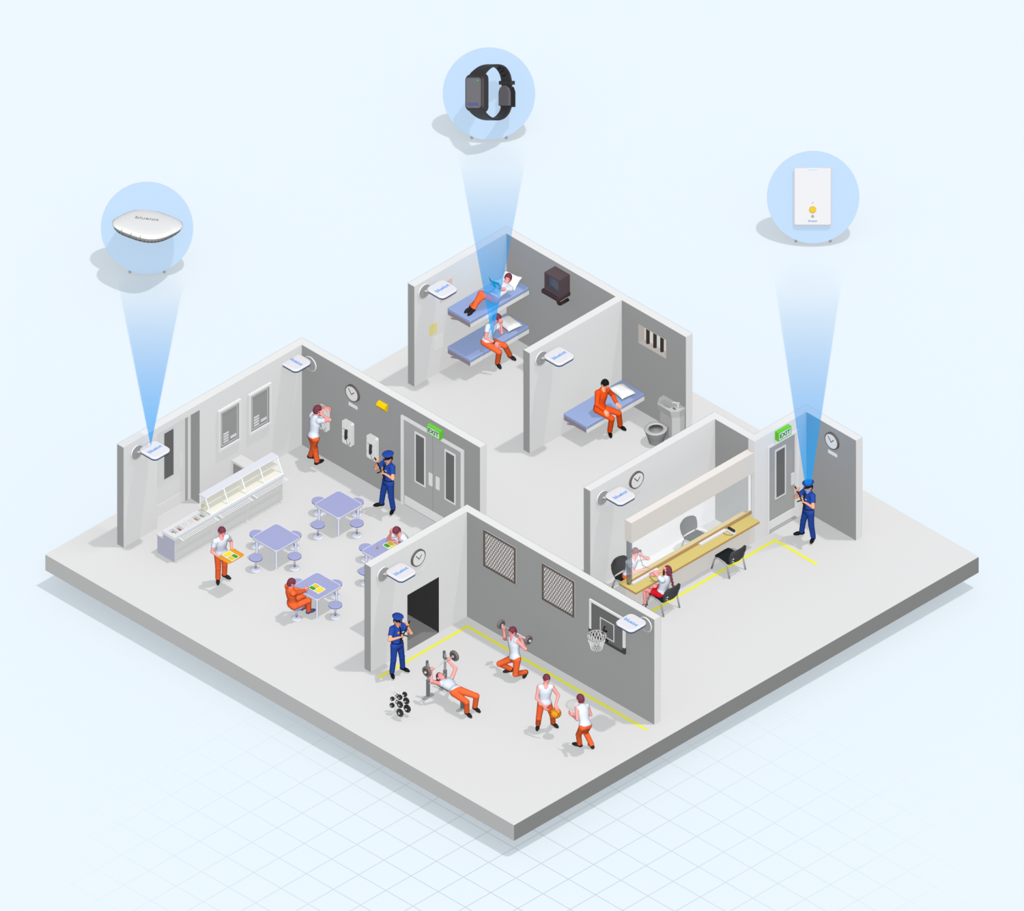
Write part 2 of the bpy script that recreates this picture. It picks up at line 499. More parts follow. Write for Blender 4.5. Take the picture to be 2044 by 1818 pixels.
# ------------------------------------------------------------------ barred cell window
WB = mat('beige_window_reveal', (190,180,172), e=.76)
m = MB(); t = .012
m.box(w0, w0+t, FY-.002, 14.10, wz0, wz1); m.box(w1-t, w1, FY-.002, 14.10, wz0, wz1); m.box(w0+t, w1-t, FY-.002, 14.10, wz1-t, wz1)
W1 = struct(m.obj('window_1', WB), 'small barred window in the right cell')
MB().box(w0+t, w1-t, FY-.002, 14.10, wz0, wz0+t).obj('sill', mat('pale_sill', (226,218,214), e=1.1), W1)
MB().box(w0+t, w1-t, 14.085, 14.095, wz0+t, wz1-t).obj('pane', mat('white_daylight_pane', (255,255,255), e=.75), W1)
BAR = mat('dark_iron', (52,42,34), e=.7)
for a in (1380, 1451, 1522):
    x_ = onY(1020+a/5.05, 680, 14.03)[0]
    MB().tube([(x_,14.03,wz0+t),(x_,14.03,wz1-t)], .042, n=14).obj('bar', BAR, W1, smooth=False)

# ------------------------------------------------------------------ mesh windows (gym)
MESHD = mat('dark_brown_mesh', (92,84,78), e=.73); PANE = mat('white_mesh_pane', (250,246,240), e=.73)
def mesh_window(name, label, pxl, pyt, pxr, pyb):
    xa, zt = onY(pxl, pyt, DY); xb = onY(pxr, 1100, DY)[0]; zb = onY(pxl, pyb, DY)[1]
    o = struct(MB().box(xa, xb, DY-.012, DY, zb, zt).obj(name, PANE), label)
    m = MB(); w = .04
    m.box(xa, xa+w, DY-.035, DY-.012, zb, zt); m.box(xb-w, xb, DY-.035, DY-.012, zb, zt)
    m.box(xa+w, xb-w, DY-.035, DY-.012, zt-w, zt); m.box(xa+w, xb-w, DY-.035, DY-.012, zb, zb+w)
    m.obj('window_frame', MESHD, o)
    m = MB(); n = 12; Wd = xb-xa-2*w; Hh = zb+w; Ht = zt-w; xl = xa+w; xr = xb-w
    pitch = Wd/n; slope = 1.75
    for sgn in (1, -1):
        k = -60
        while k < 60:
            c = xl + k*pitch           # line x = c + sgn*(z-Hh)/slope
            za, zb2 = Hh, Ht
            xa_, xb_ = c, c + sgn*(Ht-Hh)/slope
            def clip(xA, zA, xB, zB):
                pts = [(xA,zA),(xB,zB)]
                if xA > xB: pts.reverse()
                (p0, q0), (p1, q1) = pts
                if p1 < xl or p0 > xr or p1-p0 < 1e-6: return None
                s = (q1-q0)/(p1-p0)
                if p0 < xl: q0 += s*(xl-p0); p0 = xl
                if p1 > xr: q1 -= s*(p1-xr); p1 = xr
                return (p0,q0,p1,q1) if p1-p0 > .01 else None
            r = clip(xa_, za, xb_, zb2)
            if r: m.tube([(r[0], DY-.022, r[1]), (r[2], DY-.022, r[3])], .0085, n=4)
            k += 1
    m.obj('wire_mesh', MESHD, o)
mesh_window('window_2', 'wire mesh window on the gym wall nearer the corner', 966.6, 1056.9, 1030.3, 1128)
mesh_window('window_3', 'wire mesh window on the gym wall next to the hoop', 1083.6, 1123.8, 1147.4, 1195)

# ------------------------------------------------------------------ painted floor lines
def line_strip(name, label, pts, w=.085):
    m = MB()
    for (a, b) in zip(pts[:-1], pts[1:]):
        xa, xb = min(a[0], b[0]), max(a[0], b[0]); ya, yb = min(a[1], b[1]), max(a[1], b[1])
        i_ = 0 if a == pts[0] else 1                     # the second leg starts at the edge of the first
        if xb - xa > yb - ya: m.box(xa + (w/2 if i_ else -w/2), xb+w/2, ya-w/2, yb+w/2, 0, .004)
        else: m.box(xa-w/2, xb+w/2, ya-w/2, yb+w/2, 0, .004)
    struct(m.obj(name, YELLOW), label)
a = W(757,1350); c = W(933,1250); e = W(1292,1453)
line_strip('floor_line', 'yellow court line painted on the gym floor', [(c.x, a.y), (c.x, c.y), (e.x, c.y)])
a = W(1300,1216); c = W(1547,1078); e = W(1629,1124)
line_strip('floor_line', 'yellow waiting line painted in front of the visiting counter', [(c.x, 6.0), (c.x, c.y), (e.x, c.y)])

# ------------------------------------------------------------------ visiting partition
BEIGE = mat('beige_laminate', (210,205,200), e=.76); BEIGET = mat('beige_beam_top', (226,222,220), e=1.1)
m = MB().box(-4.33, JX, 7.99, IY, 1.98, 2.55)
BM = m.obj('visiting_partition', BEIGE); tag(BM, 'beige visiting partition with a glass screen over a solid base', 'partition')
MB().box(-4.33, JX, 7.99, IY, .0, .69).obj('base_panel', BEIGE, BM)
MB().box(-4.245, -4.235, 8.08, IY, .82, 1.98).obj('glass_pane', haze_mat('milky_screen_glass', .15), BM)
MB().box(-4.29, -4.19, 7.99, 8.08, .75, 1.98).obj('end_post', clear_mat('grey_glass_post', (120,130,140), .3), BM)
MB().box(-4.26, -4.215, 7.99, IY, .75, .83).obj('bottom_rail', mat('brown_rail', (176,142,92), e=.76), BM)
WOOD = mat('yellow_wood', (233,212,130), e=1.1); WOODE = mat('brown_wood_edge', (178,140,84), e=.76)
ct = thing('visiting_counter', 'long yellow wooden counter top under the visiting glass', 'counter', (-4.16, 9.9, .69))
m = MB().box(-4.44, -3.875, 7.89, 11.96, .69, .742); m.obj('core', WOODE, ct)
m = MB().box(-4.44, -3.875, 7.89, 11.96, .742, .75); m.obj('board', WOOD, ct)
for i, (pa, pb) in enumerate(((1262,1313),(1397,1448.5))):
    ya = (pa-1026)/60.622+4.17; yb = (pb-1026)/60.622+4.17
    o = MB().box(-4.212, -4.13, ya, yb, .75, .79).obj('document_slot', WHITE)
    tag(o, ['white document slot at the glass in front of the long-haired visitor', 'white document slot at the glass beside the resting phone'][i], 'slot', 'document slots on the counter')
# ================================================================== things on the walls
# every wall thing is built with x pointing out of its wall and y along it; rz turns it onto its wall
RX, RY = 0.0, -math.pi/2
def disc_x(m, r, x0, x1, cy=0, cz=0, n=28):
    return m.tube([(x0,cy,cz),(x1,cy,cz)], r, n=n)

def make_beacon(loc, rz, off, label, read):
    """white rounded square device on a wall arm; off = plate centre from the wall point"""
    t = thing('wall_beacon', label, 'wireless device', loc, rz, 'wall mounted locating devices')
    ox, oy, oz = off
    disc_x(MB(), .185, 0, .03).obj('wall_disc', mat('grey_disc', (152,152,152), e=.76), t, local=True)
    m = MB(); m.tube([(.015 , .185*math.cos(a), .185*math.sin(a)) for a in [2*math.pi*i/32 for i in range(32)]], .018, n=6, closed=True)
    m.obj('disc_rim', WHITE, t, local=True, smooth=True)
    MB().tube([(.02,0,0),(.12,oy*.25,oz*.5),(.2,oy*.5,oz*.9-.03)], .04, n=12).obj('arm', mat('pale_arm', (208,208,208), e=.9), t, local=True, smooth=True)
    a = .285; P = rrect(a, a, .13, n=7, cx=ox, cy=oy); P2 = rrect(a-.02, a-.02, .12, n=7, cx=ox, cy=oy); P0 = rrect(a-.012, a-.012, .12, n=7, cx=ox, cy=oy)
    m = MB(); m.prism(P, oz+.012, oz+.045); m.prism(P, oz+.045, oz+.06, P2)
    m.obj('housing', mat('white_device_shell', (241,240,246), e=1.1, rough=.4), t, local=True)
    MB().prism(P0, oz-.03, oz+.012).obj('lower_band', NAVY, t, local=True)
    MB().lathe([(.045,oz-.13),(.05,oz-.128),(.05,oz-.03)], n=18, cx=ox, cy=oy).obj('sensor_stub', mat('stub_grey', (100,100,100), e=.76), t, local=True)
    MB().lathe([(.052,oz-.145),(.066,oz-.143),(.066,oz-.13),(.05,oz-.125)], n=18, cx=ox, cy=oy).obj('stub_ring', WHITE, t, local=True)
    F = frame((ox, oy, oz+.062), (0,1,0), (-1,0,0))
    lettering('logo', 'blueiot', .15, BLUE, F, t, depth=.002, bold=.0005)
    return t
def wp_x(px, py, X): y, z = onX(px, py, X); return (X, y, z)
def wp_y(px, py, Y): x, z = onY(px, py, Y); return (x, Y, z)
OA = (.36, .244, .075); OB = (.36, -.14, .11)
b1 = make_beacon(wp_x(272.4, 901.7, AX), RX, OA, 'white square wall device on the cafeteria wall under a blue light beam', 1)
for loc, lab in ((wp_x(763.8,1145.3,CX), 'white square wall device on the light gym wall below the clock'),
                 (wp_x(846.1,580.6,EX), 'white square wall device at the open end of the bunk cell wall'),
                 (wp_x(1079.4,714.5,GX), 'white square wall device on the single bed cell wall'),
                 (wp_x(1201.7,992.9,HX), 'white square wall device in the visiting room below the clock')):
    dup(b1, loc, RX, lab)
b2 = make_beacon(wp_y(620.5,725.3,BY), RY, OB, 'white square wall device in the cafeteria corner above the phone caller', 1)
dup(b2, wp_y(1290,1245.5,DY), RY, 'white square wall device beside the basketball hoop')

# ------------------------------------------------------------------ clocks and the name plates under them
FACE = mat('white_clock_face', (255,255,255), e=.76)
def make_clock(loc, rz, label, face):
    t = thing('wall_clock', label, 'clock', loc, rz, 'wall clocks')
    m = MB(); m.tube([(0,0,0),(.05,0,0)], .222, n=36); m.obj('rim', mat('brown_grey_clock_rim', (96,90,86), e=.7), t, local=True)
    m = MB(); m.tube([(.05,0,0),(.056,0,0)], .19, n=36); m.obj('clock_face', face, t, local=True)
    for nm, ang, L_ in (('hour_hand', 42, .13), ('minute_hand', -38, .17)):
        a = math.radians(ang)
        m = MB(); m.tube([(.06,0,-.02),(.06, L_*math.sin(a), -.02+L_*math.cos(a))], .009, n=4); m.obj(nm, BLACK, t, local=True)
    return t
k1 = make_clock(wp_y(705.2,783.9,BY), RY, 'round wall clock above the cafeteria pay phones', mat('grey_clock_face', (212,212,212), e=.73))
dup(k1, wp_y(1662.4,879,KY), RY, 'round wall clock on the dark wall behind the guard at the exit')
k2 = make_clock(wp_x(833.2,1112.3,CX), RX, 'round white clock on the light gym wall', FACE)
dup(k2, wp_x(1269,956.8,HX), RX, 'round white clock on the visiting room wall')
def plate(loc, rz, label, m_):
    o = MB().box(0, .012, -.145, .145, -.045, .045).obj('name_plate', m_)
    o.location = loc; o.rotation_euler = (0,0,rz)
    tag(o, label, 'plate', 'blank name plates under the clocks')
PL = mat('pale_plate', (226,226,226), e=.73)
plate(wp_y(705.2,809.6,BY), RY, 'blank name plate under the cafeteria clock', PL)
plate(wp_y(1662.4,904.8,KY), RY, 'blank name plate under the clock behind the exit guard', PL)
plate(wp_x(835,1139,CX), RX, 'blank name plate under the gym clock', FACE)
plate(wp_x(1270.5,979.5,HX), RX, 'blank name plate under the visiting room clock', FACE)

# ------------------------------------------------------------------ notice boards
def board(pxl, pyt, pyb, pxr, label):
    y0, zt = onX(pxl, pyt, AX); y1 = onX(pxr, 800, AX)[0]; zb = onX(pxl, pyb, AX)[1]
    t = thing('notice_board', label, 'notice board', (AX, (y0+y1)/2, zb), RX, 'notice boards on the cafeteria wall')
    w = y1-y0; h = zt-zb
    MB().box(0,.03,-w/2+.05,w/2-.05,.05,h-.05).obj('panel', mat('grey_board', (146,146,146), e=.76), t, local=True)
    m = MB(); f_ = .06
    m.box(0,.06,-w/2,-w/2+f_,0,h); m.box(0,.06,w/2-f_,w/2,0,h); m.box(0,.06,-w/2+f_,w/2-f_,0,f_); m.box(0,.06,-w/2+f_,w/2-f_,h-f_,h)
    m.obj('board_frame', mat('white_board_frame', (244,244,244), e=.76), t, local=True)
    m = MB(); a = .11; l_ = .012
    m.box(.03,.036,-w/2+a,-w/2+a+l_,a,h-a); m.box(.03,.036,w/2-a-l_,w/2-a,a,h-a); m.box(.03,.036,-w/2+a+l_,w/2-a-l_,a,a+l_); m.box(.03,.036,-w/2+a+l_,w/2-a-l_,h-a-l_,h-a)
    m.obj('white_border', WHITE, t, local=True)
    for i in range(4):
        MB().box(.03,.038,-w/2+.17,-w/2+.34,.17+i*.075,.215+i*.075).obj('note_strip', WHITE, t, local=True)
    MB().box(.03,.038,.03,w/2-.15,.19,.26).obj('note_strip', WHITE, t, local=True)
board(433.6, 820.3, 901.7, 478.5, 'framed grey notice board nearer the service door')
board(494.3, 787.6, 868.7, 539.2, 'framed grey notice board nearer the room corner')

# ------------------------------------------------------------------ pay phones
PH = mat('pale_grey_phone', (226,226,228), e=.73); PH2 = mat('white_phone_front', (242,242,244), e=.73)
def make_phone(loc, label, handset):
    t = thing('pay_phone', label, 'pay phone', loc, RY, 'pay phones on the dark cafeteria wall')
    P = rrect(.16, .325, .05, n=4)
    m = MB(); m.T = Matrix(((0,0,1,0),(1,0,0,0),(0,1,0,0),(0,0,0,1)))
    m.prism(P, 0, .085); m.obj('case', PH, t, local=True)
    m = MB(); m.T = Matrix(((0,0,1,0),(1,0,0,0),(0,1,0,0),(0,0,0,1)))
    m.prism(rrect(.125, .26, .03, n=4, cx=-.015, cy=-.025), .085, .10); m.obj('front_panel', PH2, t, local=True)
    MB().box(.10,.104,-.13,.10,-.13,-.125).obj('panel_seam', GREY_INK, t, local=True)
    MB().box(.10,.105,-.11,-.04,.09,.115).obj('green_label', mat('green_label', (110,190,60), e=.73), t, local=True)
    MB().box(.10,.112,.055,.10,-.22,-.14).obj('coin_slot', PH, t, local=True)
    MB().box(.10,.16,.0,.085,-.115,-.085).obj('cradle', PH, t, local=True)
    if handset:
        h = MB(); h.tube([(.13,.035,-.13),(.145,.033,-.1),(.15,.032,.02),(.145,.036,.13),(.13,.038,.15)], [.02,.04,.036,.04,.02], n=12)
        h.obj('handset', mat('black_handset', (46,46,48), e=.73, rough=.4), t, smooth=True, local=True)
        c = MB(); c.tube([(.13,.03,-.13),(.115,.02,-.2),(.11,.04,-.29),(.11,.1,-.27),(.11,.13,-.17)], .007, n=6)
        c.obj('cord', GREY_INK, t, smooth=True, local=True)
    else:
        c = MB(); c.tube([(.106,.0,-.12),(.11,-.02,-.22),(.112,.03,-.29),(.11,.1,-.27),(.11,.13,-.17)], .007, n=6)
        c.obj('cord', GREY_INK, t, smooth=True, local=True)
    return t
ph = make_phone(wp_y(697.5,862,BY), 'middle pay phone with its handset hung up', True)
dup(ph, wp_y(746.4,891.5,BY), RY, 'pay phone with its handset hung up right behind the guard')
make_phone(wp_y(648.6,832.5,BY), 'pay phone the inmate in white leans on', False)

# ------------------------------------------------------------------ alarm lamp, exit signs
t = thing('alarm_lamp', 'orange alarm lamp high on the dark cafeteria wall', 'alarm lamp', wp_y(768,808,BY), RY)
MB().box(0,.04,-.17,.17,-.11,.11).obj('back_plate', mat('lamp_grey', (150,150,150), e=.73), t, local=True)
m = MB(); m._add([(.04,-.14,-.09),(.04,.14,-.09),(.04,.14,.09),(.04,-.14,.09),(.12,-.14,-.06),(.12,.14,-.06),(.15,.14,.0),(.15,-.14,.0),(.11,.14,.075),(.11,-.14,.075)],
      [(0,1,5,4),(4,5,6,7),(7,6,8,9),(9,8,2,3),(0,4,7,9,3),(1,2,8,6,5)])
m.obj('orange_lens', mat('orange_lens', (255,178,0), e=.72), t, local=True)
GREEN = mat('green_sign_case', (92,190,50), e=.75); GREEND = mat('dark_green_ink', (28,120,40), e=.75)
def make_exit(loc, rz, label, wd_):
    t = thing('exit_sign', label, 'exit sign', loc, rz, 'green exit signs')
    MB().box(0,.11,-.215,.215,-.12,.12).obj('case', GREEN, t, local=True)
    MB().box(.11,.115,-.185,.185,-.09,.09).obj('sign_face', wd_, t, local=True)
    lettering('letters', 'EXIT', .17, GREEND, frame((.117,0,-.0),(0,1,0),(0,0,1)), t, depth=.002, bold=.004)
make_exit(wp_y(871.7,859.5,BY), RY, 'green exit sign over the double doors', mat('white_sign_face', (250,252,250), e=.73))
make_exit(wp_x(1560,861.8,JX), RX, 'green exit sign over the single door', FACE)

# ------------------------------------------------------------------ basketball hoop
t = thing('basketball_hoop', 'wall mounted basketball hoop with a grey backboard and white net', 'basketball hoop', (-2.06, DY, 1.95), RY)
xl, zt = onY(1176.4,1194.9,5.10); xr = onY(1246.9,1200,5.10)[0]; zb = onY(1176.4,1265,5.10)[1]
y0 = xl+2.06; y1 = xr+2.06; zt -= 1.95; zb -= 1.95; f_ = .06
MB().box(.05,.075,y0+.03,y1-.03,zb+.03,zt-.03).obj('backboard', mat('smoked_backboard', (98,98,98), e=.73, rough=.4), t, local=True)
m = MB(); m.box(.045,.09,y0,y0+f_,zb+.17,zt); m.box(.045,.09,y1-f_,y1,zb+.17,zt); m.box(.045,.09,y0+f_,y1-f_,zt-f_,zt)
m.obj('white_frame', mat('white_hoop_frame', (222,222,222), e=.73), t, local=True)
m = MB(); m.box(.045,.095,y0-.01,y0+f_,zb,zb+.17); m.box(.045,.095,y1-f_,y1+.01,zb,zb+.17); m.box(.045,.095,y0+f_,y1-f_,zb,zb+.06)
m.obj('padding', CHAR, t, local=True)
ym = (y0+y1)/2; a = .235; z0 = zb+.16; z1 = zb+.66; l_ = .026
m = MB(); m.box(.075,.08,ym-a,ym-a+l_,z0,z1); m.box(.075,.08,ym+a-l_,ym+a,z0,z1); m.box(.075,.08,ym-a+l_,ym+a-l_,z0,z0+l_); m.box(.075,.08,ym-a+l_,ym+a-l_,z1-l_,z1)
m.obj('target_square', WHITE, t, local=True)
RC = (.40, 0.0, .03); Rr = .225
m = MB(); m.tube([(RC[0]+Rr*math.cos(q), RC[1]+Rr*math.sin(q), RC[2]) for q in [2*math.pi*i/36 for i in range(36)]], .017, n=8, closed=True)
m.obj('rim', mat('grey_rim', (150,150,150), e=.76), t, smooth=True, local=True)
m = MB(); m.tube([(.18,0,.02),(.14,.0,.03),(.08,0,.0)], .03, n=8); m.tube([(.19,.0,.0),(.16,.02,-.1),(.09,.06,-.26)], .018, n=8); m.tube([(.19,0,0),(.15,-.02,.08),(.08,-.05,.12)], .018, n=8)
m.obj('bracket', BLACK, t, smooth=True, local=True)
m = MB(); N = 16; rows = [(0,.22),(.09,.2),(.18,.175),(.27,.15),(.36,.13)]
for sgn in (1,-1):
    for i in range(N):
        pts = []
        for j, (dz, r) in enumerate(rows):
            q = 2*math.pi*(i + sgn*j*.5)/N
            pts.append((RC[0]+r*math.cos(q), RC[1]+r*math.sin(q), RC[2]-dz))
        m.tube(pts, .0075, n=4)
m.obj('net', mat('white_net_cord', (226,226,226), e=.9), t, local=True)

# ------------------------------------------------------------------ papers on the bunk cell wall
def paper(name, label, cat, pxl, pxr, pyt, pyb, c):
    y0, zt = onX(pxl, pyt, EX); y1 = onX(pxr, 600, EX)[0]; zb = onX(pxl, pyb, EX)[1]
    o = MB().box(EX, EX+.008, y0, y1, zb, zt).obj(name, mat(name+'_tone', c, e=.76)); tag(o, label, cat)
paper('note_paper', 'yellow note on the wall beside the bunks', 'note', 857.2, 871.6, 650, 671.3, (238,210,140))
paper('paper_sheet', 'white paper sheet on the wall just below the yellow note', 'paper', 865.8, 884.2, 674.5, 702, (242,244,255))
paper('poster', 'pink poster half hidden behind the wall device', 'poster', 879, 902.2, 567.5, 604, (250,186,176))

# ------------------------------------------------------------------ television on its wall bracket
TVB = mat('dark_plum_case', (80,68,72), e=.75); TVT = mat('case_edge', (60,46,52), e=.73)
t = thing('television', 'boxy dark television high on the bunk cell wall', 'television', (-12.3, 13.9, 2.14))
x0, x1, y0, y1 = -12.55, -12.06, 13.55, 13.9
m = MB(); z0, z1 = 2.24, 2.72; w = .05
m.box(x0,x1,y0+.06,y1,z0,z1); m.box(x0,x0+w,y0,y0+.06,z0,z1); m.box(x1-w*.6,x1,y0,y0+.06,z0,z1); m.box(x0+w,x1-w*.6,y0,y0+.06,z1-w,z1); m.box(x0+w,x1-w*.6,y0,y0+.06,z0,z0+w)
m.obj('case', TVB, t)
m = MB(); n = 10; vs = []; fs = []
for i in range(n+1):
    for j in range(n+1):
        u = i/n*2-1; v = j/n*2-1
        vs.append((x0+w+.01+(x1-x0-1.6*w-.02)*(u+1)/2, y0+.058-.022*(1-u*u)*(1-v*v), z0+w+.01+(z1-z0-2*w-.02)*(v+1)/2))
for i in range(n):
    for j in range(n):
        a = i*(n+1)+j; fs.append((a, a+n+1, a+n+2, a+1))
m._add(vs, fs); m.obj('screen', mat('dark_blue_screen', (70,76,88), e=.73, rough=.25, spec=.5), t, smooth=True)
MB().box(x0-.05,x1+.03,y0-.06,y1,2.14,2.24).obj('plinth', TVT, t, bevel=.02)
m = MB(); pts = [(-12.12,13.58,2.16)] + [(-12.12, 13.58+.1*(1-math.cos(a)), 2.08-.1*math.sin(a)) for a in [math.pi/2*i/6 for i in range(7)]] + [(-12.12,13.9,1.98)]
m.tube(pts, .042, n=12); m.obj('bracket_pipe', mat('dark_brown_pipe', (52,42,34), e=.7), t, smooth=True)

# ------------------------------------------------------------------ wall beds
MT = mat('blue_mattress', (160,180,226), e=1.0); MTD = mat('mattress_side', (80,108,165), e=.73); 
BF = mat('white_bed_rail', (232,232,230), e=.76); BFE = mat('mauve_bed_end', (138,126,136), e=.73)
def bed(x0, y0, z, label):
    t = thing('wall_bed', label, 'bed', (x0, y0, z-.3))
    x1 = x0+.757; y1 = 13.885
    MB().box(x0+.002,x1,y0,y1,z-.09,z).obj('mattress', mat('blue_mattress_cover', (160,180,226), e=1.0), t, bevel=.012)
    m = MB().box(x0+.002,x1-.01,y0+.01,y1,z-.2,z-.1); m.obj('bed_frame', BFE, t)
    MB().box(x1-.01,x1,y0+.005,y1,z-.205,z-.1).obj('side_rail', BF, t)
    for yy in (y0+.12, y1-.3):
        m = MB(); m.tube([(x0+.01,yy,z-.36),(x0+.45,yy,z-.21)], .02, n=6); m.obj('bracket', BFE, t)
    return t
bed(EX, 11.955, 1.705, 'upper blue wall bed with the reading inmate')
bed(EX, 11.955, .602, 'lower blue wall bed under the reading inmate')
bed(GX, 11.98, .585, 'single blue wall bed under the barred window cell')

def pillow(name, label, c, rz, rx_=0, hx=.20, hy=.27, hz=.095):
    m = MB(); n = 14; vs = []; fs = []
    for s in (1,-1):
        o = len(vs)
        for i in range(n+1):
            for j in range(n+1):
                u = i/n*2-1; v = j/n*2-1
                e = (1-abs(u)**4)*(1-abs(v)**4)
                pin = 1 - .07*(1-u*u) * abs(v)**3
                pin2 = 1 - .07*(1-v*v) * abs(u)**3
                vs.append((u*hx*pin2, v*hy*pin, s*hz*(max(e,0)**.5)))
        for i in range(n):
            for j in range(n):
                a = o+i*(n+1)+j; q = (a, a+n+1, a+n+2, a+1)
                fs.append(q if s > 0 else tuple(reversed(q)))
    m._add(vs, fs)
    o = m.obj(name, mat('white_pillow', (248,248,252), e=1.0), smooth=True)
    o.location = c; o.rotation_euler = (rx_, 0, rz)
    tag(o, label, 'pillow', 'white pillows on the wall beds')
pillow('pillow', 'white pillow propped under the head of the reading inmate', (-13.80, 13.66, 1.80), math.radians(8), math.radians(38), hx=.25, hy=.19)
pillow('pillow', 'white pillow lying on the lower bunk', (-13.72, 13.55, .68), math.radians(-8), hx=.27, hy=.2)
pillow('pillow', 'white pillow on the single bed beside the inmate in orange', (-9.93, 13.5, .665), math.radians(-8), hx=.26, hy=.2)

# ------------------------------------------------------------------ steel sink and toilet
SK = mat('brushed_steel_body', (172,172,172), e=.7, rough=.5); SKT = mat('brushed_steel_top', (212,212,212), e=1.1, rough=.5); SKD = mat('steel_shadow', (120,120,120), e=.76)
t = thing('wash_basin', 'grey steel corner wash basin in the right cell', 'sink', (-8.6,13.9,0))
P = [(-8.83,13.55),(-8.39,13.54),(-8.25,13.70),(-8.25,13.895),(-8.97,13.895),(-8.97,13.74)]
Pl = [(-8.87,13.60),(-8.40,13.585),(-8.27,13.73),(-8.27,13.895),(-8.96,13.895),(-8.96,13.77)]
m = MB(); m.prism(Pl, .62, .815, P); m.f.pop(1); m.m.pop(1); m.obj('upper_body', SK, t)
P2 = [(-8.85,13.66),(-8.40,13.60),(-8.27,13.74),(-8.27,13.895),(-8.95,13.895),(-8.95,13.80)]
MB().prism(P2, 0, .62).obj('cabinet', SK, t)
bx0,bx1,by0,by1 = -8.84,-8.50,13.62,13.80
m = MB()
m._add([(p[0],p[1],.815) for p in P]+[(p[0],p[1],.83) for p in P]+[(bx0,by0,.83),(bx1,by0,.83),(bx1,by1,.83),(bx0,by1,.83)],
       [(i,(i+1)%6,6+(i+1)%6,6+i) for i in range(6)]+[(6,7,13,12),(7,8,9,14,13),(9,10,15,14),(10,11,6,12,15)])
m.obj('rim', SKT, t)
m = MB(); d = .035
m._add([(bx0,by0,.83),(bx1,by0,.83),(bx1,by1,.83),(bx0,by1,.83),(bx0+d,by0+d,.72),(bx1-d,by0+d,.72),(bx1-d,by1-d,.72),(bx0+d,by1-d,.72)],
       [(0,1,5,4),(1,2,6,5),(2,3,7,6),(3,0,4,7),(4,5,6,7)])
m.obj('bowl', mat('basin_bowl_steel', (168,168,168), e=.9), t)
MB().lathe([(.025,.722),(.025,.728)], n=14, cx=-8.67, cy=13.71).obj('drain', BLACK, t)
m = MB(); m.tube([(-8.40,13.80,.83),(-8.40,13.80,.93)], .022, n=10); m.tube([(-8.40,13.80,.92),(-8.48,13.78,.93),(-8.54,13.76,.90)], .017, n=8); m.box(-8.42,-8.36,13.79,13.83,.93,.95)
m.obj('tap', mat('bright_tap_steel', (232,232,234), e=.95, rough=.3, spec=.5), t, smooth=False)
m = MB(); m.lathe([(.02,.83),(.02,.842)], n=12, cx=-8.43, cy=13.68); m.lathe([(.02,.83),(.02,.842)], n=12, cx=-8.38, cy=13.68); m.obj('push_button', CHAR, t)
t = thing('toilet', 'grey steel toilet bowl in front of the basin', 'toilet', (-8.60,13.26,0))
m = MB()
c = (-8.60, 13.27)
m.lathe([(.17,0.0),(.18,.06),(.205,.16),(.24,.26),(.252,.345)], n=32, sx=1.0, sy=1.06, cx=c[0], cy=c[1]+.01); m.f = [q for q in m.f if len(q) < 30 or q[0] != 4*32]; m.m = m.m[:len(m.f)]; 
m.box(-8.70,-8.50,13.36,13.60,0,.30)
m.obj('pedestal', mat('toilet_steel_dark', (134,134,134), e=.75, rough=.5), t, auto=40)
m = MB(); m.lathe([(.165,.345),(.25,.345),(.262,.36),(.258,.385),(.245,.392),(.18,.392),(.165,.38),(.165,.345)], n=36, sy=1.06, cx=c[0], cy=c[1])
m.obj('seat_ring', mat('toilet_steel_rim', (190,190,190), e=1.0, rough=.5), t, smooth=True)
m = MB(); m.lathe([(.0,.20),(.06,.21),(.13,.29),(.168,.37)], n=32, sy=1.06, cx=c[0], cy=c[1]); m.f = [tuple(reversed(q)) for q in m.f]
m.obj('bowl_inside', mat('toilet_bowl_inside', (128,128,128), e=.9, rough=.5), t, smooth=True)
MB().lathe([(.045,.212),(.045,.216)], n=16, cx=c[0], cy=c[1]).obj('drain', CHAR, t)

# ================================================================== cafeteria furniture
# ------------------------------------------------------------------ serving counter
SV = mat('pale_counter_front', (203,203,203), e=.76); SVE = mat('mauve_counter_end', (166,168,184), e=.73); ALU = mat('pale_metal_trim', (208,212,230), e=.76); SVT = mat('white_counter_top', (240,240,240), e=1.1)
t = thing('serving_counter', 'long pale serving counter with food wells', 'serving counter', (-13.3, 3.7, 0))
m = MB(); m.box(-13.455,-13.09,1.906,5.47,0,.64); m.f.pop(); m.m.pop()
m.mi(1); m.box(-13.65,-13.455,1.906,5.47,0,.50)
b_ = MB(); b_.box(-13.455,-13.088,1.91,5.468,0,.64); b_.obj('body', SV, t)
b_ = MB(); b_.box(-13.65,-13.455,1.906,5.47,0,.50); b_.obj('rear_base', SVE, t)
b_ = MB(); b_.box(-13.455,-13.09,1.900,1.91,0,.64); b_.obj('end_panel', SVE, t)
MB().box(-13.67,-13.45,1.89,5.47,.50,.53).obj('rear_shelf', SVT, t)
b_ = MB(); wells = []
yw = 3.13 - .09
for i in range(6):
    p_ = W(300+ (310+79*i)/7.048, 890+(1190-46*i)/7.048, .72)
    wells.append((p_.x, p_.y))
wx0, wx1 = -13.37, -13.165
edges = [1.88] + sum([[y-.073, y+.073] for _, y in wells], []) + [5.50]
b_.box(-13.475,wx0,1.88,5.5,.64,.72); b_.box(wx1,-13.055,1.88,5.5,.64,.72)
for i in range(0, len(edges), 2): b_.box(wx0,wx1,edges[i],edges[i+1],.64,.72)
TOP = b_.obj('top_frame', ALU, t)
b_ = MB(); b_.box(-13.455,wx0-.012,1.90,3.14,.72,.724); b_.box(wx1+.012,-13.075,1.90,3.14,.72,.724)
